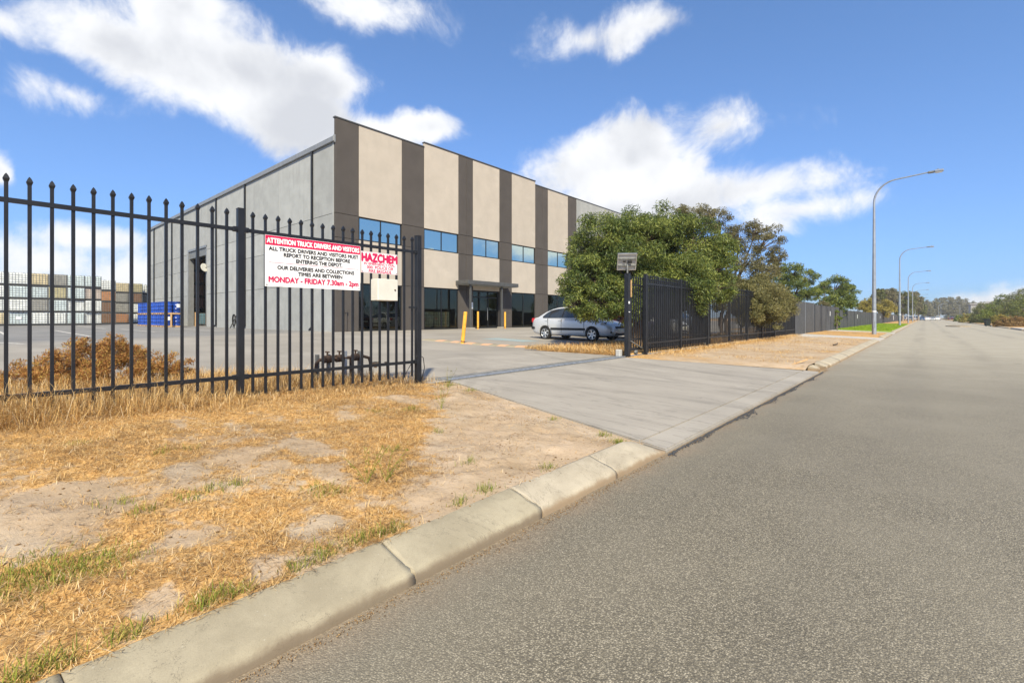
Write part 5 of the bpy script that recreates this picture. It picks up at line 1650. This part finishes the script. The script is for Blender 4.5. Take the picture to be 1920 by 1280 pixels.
tree('climbing_shrub', 'bright green upright shrub in front of the sheet fence', (-5.2, 45.2, .15),
     [lobe(1567, 606, 8, 39.5), lobe(1563, 596, 6, 39.5), lobe(1571, 596, 7, 39.5), lobe(1568, 584, 5, 39.5), lobe(1560, 608, 6, 39.3)], 3600, (.10, .04), 'leaf_bright', 17, .04, cat='shrub', fill=.2)
tree('palm_shrub', 'yellow green feathery bush above the grey gate', (-9.0, 85, .2), [lobe(1625, 570, 13, 70), lobe(1612, 575, 9, 70), lobe(1638, 575, 9, 70), lobe(1625, 585, 12, 69)], 3600, (.42, .06), 'leaf_yellow', 18, .12, cat='shrub', fill=.25, droop=.7)
tree('palm_shrub', 'second yellow green bush, beside the second lamp pole', (-9.0, 104, .2), [lobe(1660, 572, 12, 84), lobe(1648, 576, 9, 84), lobe(1672, 578, 9, 84), lobe(1660, 585, 11, 83)], 3600, (.48, .07), 'leaf_yellow', 19, .12, cat='shrub', fill=.25, droop=.7)
MASS = [(1648, 552, 12, 120, 'leaf_far', 'bushy olive tree directly behind the nearest lamp pole'), (1668, 555, 19, 125, 'leaf_gum', 'brown green gum crown between the first two lamp poles'), (1692, 562, 22, 130, 'leaf_far', 'wide green gum crown behind the second lamp pole'), (1712, 560, 17, 150, 'leaf_gum', 'tall loose gum crown behind the third lamp pole'), (1722, 573, 13, 165, 'leaf_far', 'smaller green gum beside the far parked cars'), (1640, 568, 12, 110, 'leaf_gum', 'low brownish gum between the yellow bushes')]
for k, (u, v, r_, D, m_, lb) in enumerate(MASS):
    p = at(u, 595, D)
    L_ = [lobe(u, v - 4, r_ * .62, D), lobe(u - r_ * .6, v + 4, r_ * .55, D), lobe(u + r_ * .6, v + 3, r_ * .55, D), lobe(u, v + r_ * .6, r_ * .7, D), lobe(u + r_ * .35, v - r_ * .55, r_ * .32, D), lobe(u - r_ * .4, v - r_ * .45, r_ * .35, D), lobe(u + r_ * .5, v + r_ * .9, r_ * .5, D), lobe(u - r_ * .5, v + r_ * .9, r_ * .5, D)]
    tree('gum_tree', lb, (p[0], p[1], .2), L_, 9000, (.38, .14), m_, 30 + k, .28, 'bark_pale', group='gum trees beyond the far fence', fill=.35, droop=.2)
FARW = [(1735, 570, 11, 300), (1748, 572, 12, 310), (1762, 567, 13, 320), (1778, 566, 14, 330), (1793, 566, 14, 330), (1808, 569, 13, 335), (1822, 573, 12, 340), (1836, 573, 10, 340), (1850, 572, 10, 330), (1740, 580, 10, 290), (1786, 580, 13, 300), (1812, 583, 11, 300)]
nth = ['first', 'second', 'third', 'fourth', 'fifth', 'sixth', 'seventh', 'eighth', 'ninth', 'tenth', 'eleventh', 'twelfth']
for k, (u, v, r_, D) in enumerate(FARW):
    p = at(u, 595, D)
    L_ = [lobe(u, v, r_ * .62, D), lobe(u - r_ * .6, v + 3, r_ * .5, D), lobe(u + r_ * .6, v + 3, r_ * .5, D), lobe(u, v + r_ * .8, r_ * .8, D), lobe(u + r_ * .3, v - r_ * .5, r_ * .3, D), lobe(u - r_ * .5, v - r_ * .4, r_ * .28, D), lobe(u - r_ * .5, v + r_ * 1.3, r_ * .6, D), lobe(u + r_ * .5, v + r_ * 1.3, r_ * .6, D)]
    tree('gum_tree', 'distant gum tree at the road end, %s in the row from the parked cars' % nth[k], (p[0], p[1], .1), L_, 6000, (.62, .27), 'leaf_gum', 60 + k, .35, 'bark_pale', group='gum trees at the end of the road', fill=.3, droop=.15)
RS = [(1905, 602, 22, 15, 57, 'leaf_rust', 'rusty orange low bush beside the paved pad across the road'), (1880, 604, 16, 11, 60, 'leaf_rust', 'smaller rusty bush next to the wheelie bin'), (1835, 592, 16, 17, 95, 'leaf_far', 'broad green shrub just beyond the wheelie bin'), (1815, 597, 14, 12, 110, 'leaf_yellow', 'yellow green shrub where the far kerb curves'),
      (1862, 583, 22, 20, 90, 'leaf_bright', 'big bright green shrub behind the wheelie bin'), (1900, 575, 26, 24, 84, 'leaf_far', 'tall dark green shrub behind the rusty bush'), (1925, 570, 26, 26, 80, 'leaf_wattle', 'tall green shrub at the edge of view across the road'), (1845, 578, 16, 16, 120, 'leaf_far', 'green shrub below the pale shed roof'), (1880, 566, 20, 18, 120, 'leaf_wattle', 'dark green crown above the other roadside shrubs'), (1800, 598, 11, 9, 140, 'leaf_bright', 'small green shrub nearest the far road end'), (1915, 556, 18, 18, 118, 'leaf_far', 'tallest roadside shrub crown against the pale cloud'), (1875, 596, 15, 10, 75, 'leaf_yellow', 'yellowish shrub just behind the smaller rusty bush')]
for k, (u, v, ru, rv, D, m_, lb) in enumerate(RS):
    p = at(u, 595, D); r_ = rv
    L_ = [lobe(u - ru * .55, v + rv * .15, r_ * .6, D), lobe(u + ru * .55, v + rv * .1, r_ * .6, D), lobe(u, v - rv * .3, r_ * .65, D), lobe(u - ru * .25, v + rv * .5, r_ * .6, D - 1), lobe(u + ru * .3, v + rv * .5, r_ * .6, D - 1), lobe(u - ru * .9, v + rv * .6, r_ * .4, D), lobe(u + ru * .9, v + rv * .6, r_ * .4, D), lobe(u, v + rv * .9, r_ * .5, D - .5), lobe(u + ru * .6, v + rv * 1.0, r_ * .45, D), lobe(u - ru * .6, v + rv * 1.0, r_ * .45, D)]
    tree('roadside_shrub', lb, (p[0], p[1], .15), L_, 5200, (D * .0026, D * .0010), m_, 90 + k, .07, cat='shrub', group='shrubs along the far side of the road', fill=.3, droop=.1)

# dry bush behind the fence: bundles of seed stems
tree('dry_bush', 'rusty brown seed covered bush behind the near fence panel', (-8.3, 1.15, .28),
     [(-8.25, .55, .50, .30, 1), (-8.3, .85, .62, .30, 1), (-8.3, 1.15, .66, .32, 1), (-8.3, 1.45, .62, .28, 1), (-8.2, 1.75, .52, .26, 1), (-8.15, 2.0, .40, .22, 1), (-8.2, .30, .42, .24, .8), (-7.95, 1.0, .45, .30, 1), (-7.9, 1.5, .42, .26, .8), (-8.4, 1.3, .86, .16, .7), (-8.35, .95, .84, .14, .7), (-8.0, .6, .38, .26, .8)],
     34000, (.042, .009), 'seedhead', 21, .012, cat='bush', fill=.2, clump=.27, droop=-.9, stems=5, fork=.15, crown='seed_heads')

# ------------------------------------------------------------------ grasses
def blades(name, P, L, az, lean, W, bend, mat, label=None):
    N = len(P)
    d = np.stack([np.sin(lean) * np.cos(az), np.sin(lean) * np.sin(az), np.cos(lean)], 1)
    l2 = np.clip(lean + bend, 0, 1.75)
    d2 = np.stack([np.sin(l2) * np.cos(az), np.sin(l2) * np.sin(az), np.cos(l2)], 1)
    s = np.stack([-np.sin(az), np.cos(az), np.zeros(N)], 1) * (W / 2)[:, None]
    mid = P + d * (L * .55)[:, None]; tip = mid + d2 * (L * .45)[:, None]
    V = np.stack([P - s, P + s, mid + s * .8, mid - s * .8, tip], 1).reshape(-1, 3)
    b = np.arange(N) * 5
    q = np.stack([b, b + 1, b + 2, b + 3], 1); t = np.stack([b + 3, b + 2, b + 4], 1)
    me = np_mesh(name, V, [q, t])
    o = link(name, me, M[mat]); o['kind'] = 'stuff'
    if label:
        o['label'] = label
    return o
RG = np.random.default_rng(5)
def scatter_verge(n, y0=-1.0, y1=5.0, x0=-9.4, x1=-1.95, f=None):
    x = RG.uniform(x0, x1, n); y = RG.uniform(y0, y1, n)
    k = y < verge_top(x) - .03
    x, y = x[k], y[k]
    p = cover(x, y) if f is None else f(x, y)
    k = RG.random(len(x)) < p
    return x[k], y[k]
# matted straw lying on the verge
x, y = scatter_verge(260000, x0=-5.6, f=lambda a, b: np.clip(cover(a, b) * 1.3 - .20, .035, 1))
z = verge_z(x, y); n = len(x)
blades('dry_straw', np.stack([x, y, z + RG.uniform(-.004, .014, n)], 1), RG.uniform(.012, .06, n), RG.uniform(0, 6.28, n), RG.uniform(1.0, 1.58, n), RG.uniform(.0009, .0024, n), RG.uniform(-.25, .25, n), 'straw', 'flattened orange straw covering the sandy verge')
x, y = scatter_verge(26000, x0=-5.4, f=lambda a, b: np.clip(cover(a, b) * 1.0 - .1, .02, 1)); z = verge_z(x, y); n = len(x)
blades('dry_straw', np.stack([x, y, z], 1), RG.uniform(.02, .06, n), RG.uniform(0, 6.28, n), RG.uniform(.2, 1.3, n), RG.uniform(.0015, .0035, n), RG.uniform(0, .8, n), 'straw', 'short dry straw tufts standing on the verge')
x, y = scatter_verge(120000, x0=-5.4, f=lambda a, b: np.clip(fbm(a, b, 1.9, 4, 77) * 4.0 - 1.75, 0.03, 1) * np.clip(cover(a, b) + .25, 0, 1)); z = verge_z(x, y); n = len(x)
blades('dead_litter', np.stack([x, y, z + RG.uniform(.004, .016, n)], 1), RG.uniform(.012, .055, n), RG.uniform(0, 6.28, n), RG.uniform(1.25, 1.6, n), RG.uniform(.001, .003, n), RG.uniform(-.1, .2, n), 'straw_brown', 'dark dead plant litter scattered over the sand')
x, y = scatter_verge(200, x0=-4.6, x1=-2.45, f=lambda a, b: cover(a, b)); z = verge_z(x, y); n = len(x)
blades('long_straws', np.stack([x, y, z + .015], 1), RG.uniform(.15, .42, n), RG.normal(1.2, .5, n), RG.uniform(1.42, 1.56, n), RG.uniform(.003, .005, n), RG.uniform(0, .06, n), 'straw', 'long pale straws lying across the verge')
# tall dry grass along the fence, clumped
def clumped(nc, per, f, x0, x1, y0, y1, sp):
    x, y = scatter_verge(nc, y0, y1, x0, x1, f)
    k = len(x)
    X = np.repeat(x, per) + RG.normal(0, sp, k * per); Y = np.repeat(y, per) + RG.normal(0, sp, k * per)
    A = np.repeat(RG.uniform(.6, 1.25, k), per)
    ok = Y < verge_top(X) + .03
    return X[ok], Y[ok], A[ok]
fz = lambda a, b: np.exp(-((a + 5.55) / .30) ** 2) * np.clip((4.9 - b) / 1.3, .30, 1)
x, y, A = clumped(2000, 26, fz, -6.1, -5.05, -2.7, 4.8, .05); z = verge_z(x, y); n = len(x)
H = A * (.07 + .17 * np.clip((2.3 - y) / 1.7, 0, 1)) * RG.uniform(.4, 1.25, n)
blades('tall_dry_grass', np.stack([x, y, z - .01], 1), H * 1.25, RG.uniform(0, 6.28, n), RG.uniform(.05, 1.25, n), RG.uniform(.0018, .0038, n), RG.uniform(.2, 1.6, n), 'straw', 'tall tangled dry grass along the foot of the fence')
k = RG.random(n) < .35
blades('dead_litter', np.stack([x, y, z], 1)[k], RG.uniform(.03, .12, k.sum()), RG.uniform(0, 6.28, k.sum()), RG.uniform(.3, 1.4, k.sum()), RG.uniform(.002, .004, k.sum()), RG.uniform(.1, 1.0, k.sum()), 'straw_brown', 'brown dead stalks among the tall grass at the fence')
x, y, A = clumped(2900, 16, lambda a, b: .75 + 0 * a, -9.2, -5.85, -2.7, 4.9, .05); z = verge_z(x, y); n = len(x)
blades('tall_dry_grass', np.stack([x, y, z - .01], 1), A * RG.uniform(.10, .30, n), RG.uniform(0, 6.28, n), RG.uniform(.1, .9, n), RG.uniform(.003, .005, n), RG.uniform(.2, 1.1, n), 'straw', 'dry grass filling the strip between fence and yard')
# green tufts
TU = [(-2.66, .10, .16, 300), (-2.63, .22, .16, 420), (-2.58, .34, .10, 200), (-2.70, .02, .14, 260), (-3.06, .80, .06, 70), (-3.09, .92, .05, 60), (-3.07, 1.03, .04, 50), (-2.98, .57, .05, 50), (-3.2, .52, .05, 40), (-2.62, 1.38, .05, 70), (-2.76, 1.39, .05, 50), (-4.15, 3.1, .09, 120), (-4.3, 2.78, .07, 70), (-3.06, 2.13, .05, 60), (-2.48, 2.36, .04, 50),
      (-2.03, 1.31, .05, 130), (-2.02, 1.42, .04, 80), (-2.04, 2.09, .05, 90), (-2.03, 1.04, .06, 140), (-2.02, .92, .05, 80), (-2.01, .66, .06, 150), (-2.02, .58, .05, 120), (-2.01, .34, .05, 120), (-2.01, .16, .05, 130), (-2.02, .08, .05, 120), (-2.03, 2.72, .05, 80), (-2.1, 3.9, .07, 150), (-2.35, 4.05, .05, 80), (-3.28, 2.74, .04, 40), (-4.0, 1.03, .05, 40), (-4.0, .86, .04, 40), (-4.5, .5, .06, 40), (-2.03, 1.2, .04, 60), (-3.1, 4.25, .05, 60), (-4.9, 4.7, .08, 90), (-5.4, 4.75, .10, 150), (-2.02, 1.85, .04, 60)]
px, py = [], []
for (a, b, r_, n_) in TU:
    px.append(a + RG.normal(0, r_ * .6, n_)); py.append(b + RG.normal(0, r_ * .8, n_))
x = np.concatenate(px); y = np.concatenate(py); k = (x < -1.985) & (y < verge_top(x) + .02); x, y = x[k], y[k]; z = verge_z(x, y); n = len(x)
blades('green_grass', np.stack([x, y, z - .004], 1), RG.uniform(.025, .075, n), RG.uniform(0, 6.28, n), RG.uniform(.05, .9, n), RG.uniform(.002, .004, n), RG.uniform(.1, .8, n), 'green_blade', 'green grass tufts along the kerb and in the straw')
# beds and verge beyond the driveway
x = RG.uniform(-9.3, -5.85, 16000); y = 11.2 + 20 * RG.random(16000) ** 2.2; z = np.full(16000, .235); n = 16000
blades('dry_grass', np.stack([x, y, z], 1), RG.uniform(.06, .24, n), RG.uniform(0, 6.28, n), RG.uniform(.1, 1.0, n), RG.uniform(.004, .009, n), RG.uniform(.1, .9, n), 'straw', 'dry orange grass in the bed in front of the silver car')
x = RG.uniform(-5.68, -2.1, 60000); y = RG.uniform(12.3, 29.5, 60000); k = RG.random(60000) < np.clip(far_cover(x, y) - .12, .03, 1) * .5; k &= y > 12.4 + .0 * x + .31 * (x + 1.74) * -0; x, y = x[k], y[k]; n = len(x)
z = .118 + np.clip((-1.96 - x) / 3.74, 0, 1) * .08 + .05 * (fbm(x, y, 1.7, 4, 13) - .5)
blades('dry_straw', np.stack([x, y, z], 1), RG.uniform(.04, .14, n), RG.uniform(0, 6.28, n), RG.uniform(.7, 1.5, n), RG.uniform(.004, .008, n), RG.uniform(0, .5, n), 'straw', 'thin straw on the sandy verge beyond the driveway')
x = RG.uniform(-5.68, -5.2, 3500); y = RG.uniform(12.1, 31, 3500); n = 3500
blades('dry_grass', np.stack([x, y, np.full(n, .19)], 1), RG.uniform(.05, .18, n), RG.uniform(0, 6.28, n), RG.uniform(.1, 1.1, n), RG.uniform(.004, .009, n), RG.uniform(.1, .9, n), 'straw', 'dry grass along the foot of the far palisade fence')
x = RG.uniform(-5.6, -2.05, 26000); y = RG.uniform(47.2, 97, 26000); n = 26000
blades('lawn_grass', np.stack([x, y, np.full(n, .15) + np.clip((-1.96 - x) / 3.74, 0, 1) * .06], 1), RG.uniform(.05, .12, n), RG.uniform(0, 6.28, n), RG.uniform(.1, .9, n), RG.uniform(.015, .035, n), RG.uniform(.1, .6, n), 'lawn_blade', 'bright green mown lawn strip along the road')
# spindly weeds on the verge
def weed(x, y, h, label, seed):
    r_ = random.Random(seed); z = gz(x, y); t = empty('weed', (x, y, z), 0, label, 'weed', 'spindly weeds on the verge')
    mb = MB(); lf = MB()
    for k in range(5):
        a = r_.uniform(0, 6.28); q = r_.uniform(.06, .16); hh = h * r_.uniform(.6, 1.05)
        pts = [(0, 0, 0), (q * .4 * math.cos(a), q * .4 * math.sin(a), hh * .5), (q * math.cos(a), q * math.sin(a), hh)]
        mb.tube(pts, [.0022, .0018, .001], 4, False)
        for j in range(14):
            f = r_.uniform(.15, 1); px_, py_, pz_ = q * f * math.cos(a), q * f * math.sin(a), hh * f
            b = r_.uniform(0, 6.28); l = r_.uniform(.010, .022)
            dx, dy = math.cos(b) * l, math.sin(b) * l
            lf.add([(px_, py_, pz_), (px_ + dx * .5 - dy * .3, py_ + dy * .5 + dx * .3, pz_ + .006), (px_ + dx, py_ + dy, pz_ + .003), (px_ + dx * .5 + dy * .3, py_ + dy * .5 - dx * .3, pz_ + .006)], [(0, 1, 2, 3)])
    mb.build('stem', M['green_blade'], t)
    o = link('foliage', lf.mesh('foliage', False), M['green_blade'], t)
weed(-2.62, 1.62, .26, 'spindly weed on the sand between straw patches, taller of the pair', 1); weed(-2.56, 1.72, .22, 'spindly weed on the sand nearer the kerb, shorter of the pair', 2)
weed(-3.95, 3.35, .30, 'thin weed near the driveway corner of the verge', 3); weed(-5.3, 4.62, .35, 'thin dry weed at the foot of the gate post', 4)
# small stones and clods on the sand
def clods(n, f, name, mat, label, r0, r1):
    x, y = scatter_verge(n, x0=-5.4, f=f); z = verge_z(x, y); V = []; F = []
    base = np.array([(1, 0, 0), (-1, 0, 0), (0, 1, 0), (0, -1, 0), (0, 0, 1), (0, 0, -.5)], float)
    tri = np.array([(0, 2, 4), (2, 1, 4), (1, 3, 4), (3, 0, 4), (2, 0, 5), (1, 2, 5), (3, 1, 5), (0, 3, 5)])
    k = len(x); r_ = RG.uniform(r0, r1, k)
    V = (base[None] * r_[:, None, None] * RG.uniform(.6, 1.3, (k, 6, 1)) * np.array([1, 1, .6])) + np.stack([x, y, z], 1)[:, None, :]
    F = (tri[None] + 6 * np.arange(k)[:, None, None]).reshape(-1, 3)
    o = link(name, np_mesh(name, V.reshape(-1, 3), [F]), M[mat]); o['kind'] = 'stuff'; o['label'] = label
clods(5200, lambda a, b: np.clip(1.1 - cover(a, b), 0, 1) * np.clip(fbm(a, b, 3.0, 3, 14) * 3 - 1, .1, 1), 'sand_clods', 'straw_brown', 'small clods and bark bits on the bare sand', .003, .011)
# crumbs of gravel and leaf litter lying in the road gutter
k = 4200; y = RG.uniform(-.5, 13, k); x = -1.715 + np.abs(RG.normal(0, .035, k)); 
base = np.array([(1, 0, 0), (-1, 0, 0), (0, 1, 0), (0, -1, 0), (0, 0, 1), (0, 0, -.5)], float); tri = np.array([(0, 2, 4), (2, 1, 4), (1, 3, 4), (3, 0, 4), (2, 0, 5), (1, 2, 5), (3, 1, 5), (0, 3, 5)])
r_ = RG.uniform(.0012, .0042, k); V = base[None] * r_[:, None, None] * RG.uniform(.6, 1.4, (k, 6, 1)) + np.stack([x, y, np.full(k, .0)], 1)[:, None, :]
o = link('gutter_gravel', np_mesh('gutter_gravel', V.reshape(-1, 3), [(tri[None] + 6 * np.arange(k)[:, None, None]).reshape(-1, 3)]), M['straw_brown']); o['kind'] = 'stuff'; o['label'] = 'gravel and leaf crumbs along the gutter'
k = 3200; y = RG.uniform(4.0, 12.3, k); x = -1.70 + np.abs(RG.normal(0, .045, k)) * np.clip(fbm(y, y * 0, 1.6, 3, 8) * 2.4 - .6, .25, 1.6); r_ = RG.uniform(.003, .010, k)
V = base[None] * r_[:, None, None] * RG.uniform(.6, 1.4, (k, 6, 1)) + np.stack([x, y, np.full(k, .0)], 1)[:, None, :]
o = link('asphalt_crumbs', np_mesh('asphalt_crumbs', V.reshape(-1, 3), [(tri[None] + 6 * np.arange(k)[:, None, None]).reshape(-1, 3)]), M['fence_sheet']); o['kind'] = 'stuff'; o['label'] = 'dark asphalt crumbs broken off along the driveway edge'
bpy.context.view_layer.update()
# ------------------------------------------------------------------ thin summer haze over the whole place
hm = bpy.data.materials.new('haze_air'); hm.use_nodes = True
hm.node_tree.nodes.clear()
ho = hm.node_tree.nodes.new('ShaderNodeOutputMaterial'); hv = hm.node_tree.nodes.new('ShaderNodeVolumePrincipled')
hv.inputs['Color'].default_value = (.93, .95, .97, 1); hv.inputs['Density'].default_value = .00042; hv.inputs['Anisotropy'].default_value = 0.1
hm.node_tree.links.new(hv.outputs[0], ho.inputs['Volume'])
mb = MB(); mb.box(-2600, -2600, -1.2, 2600, 2600, 24); hz_o = mb.build('haze', hm); hz_o['kind'] = 'stuff'; hz_o['label'] = 'thin pale summer haze in the distance'
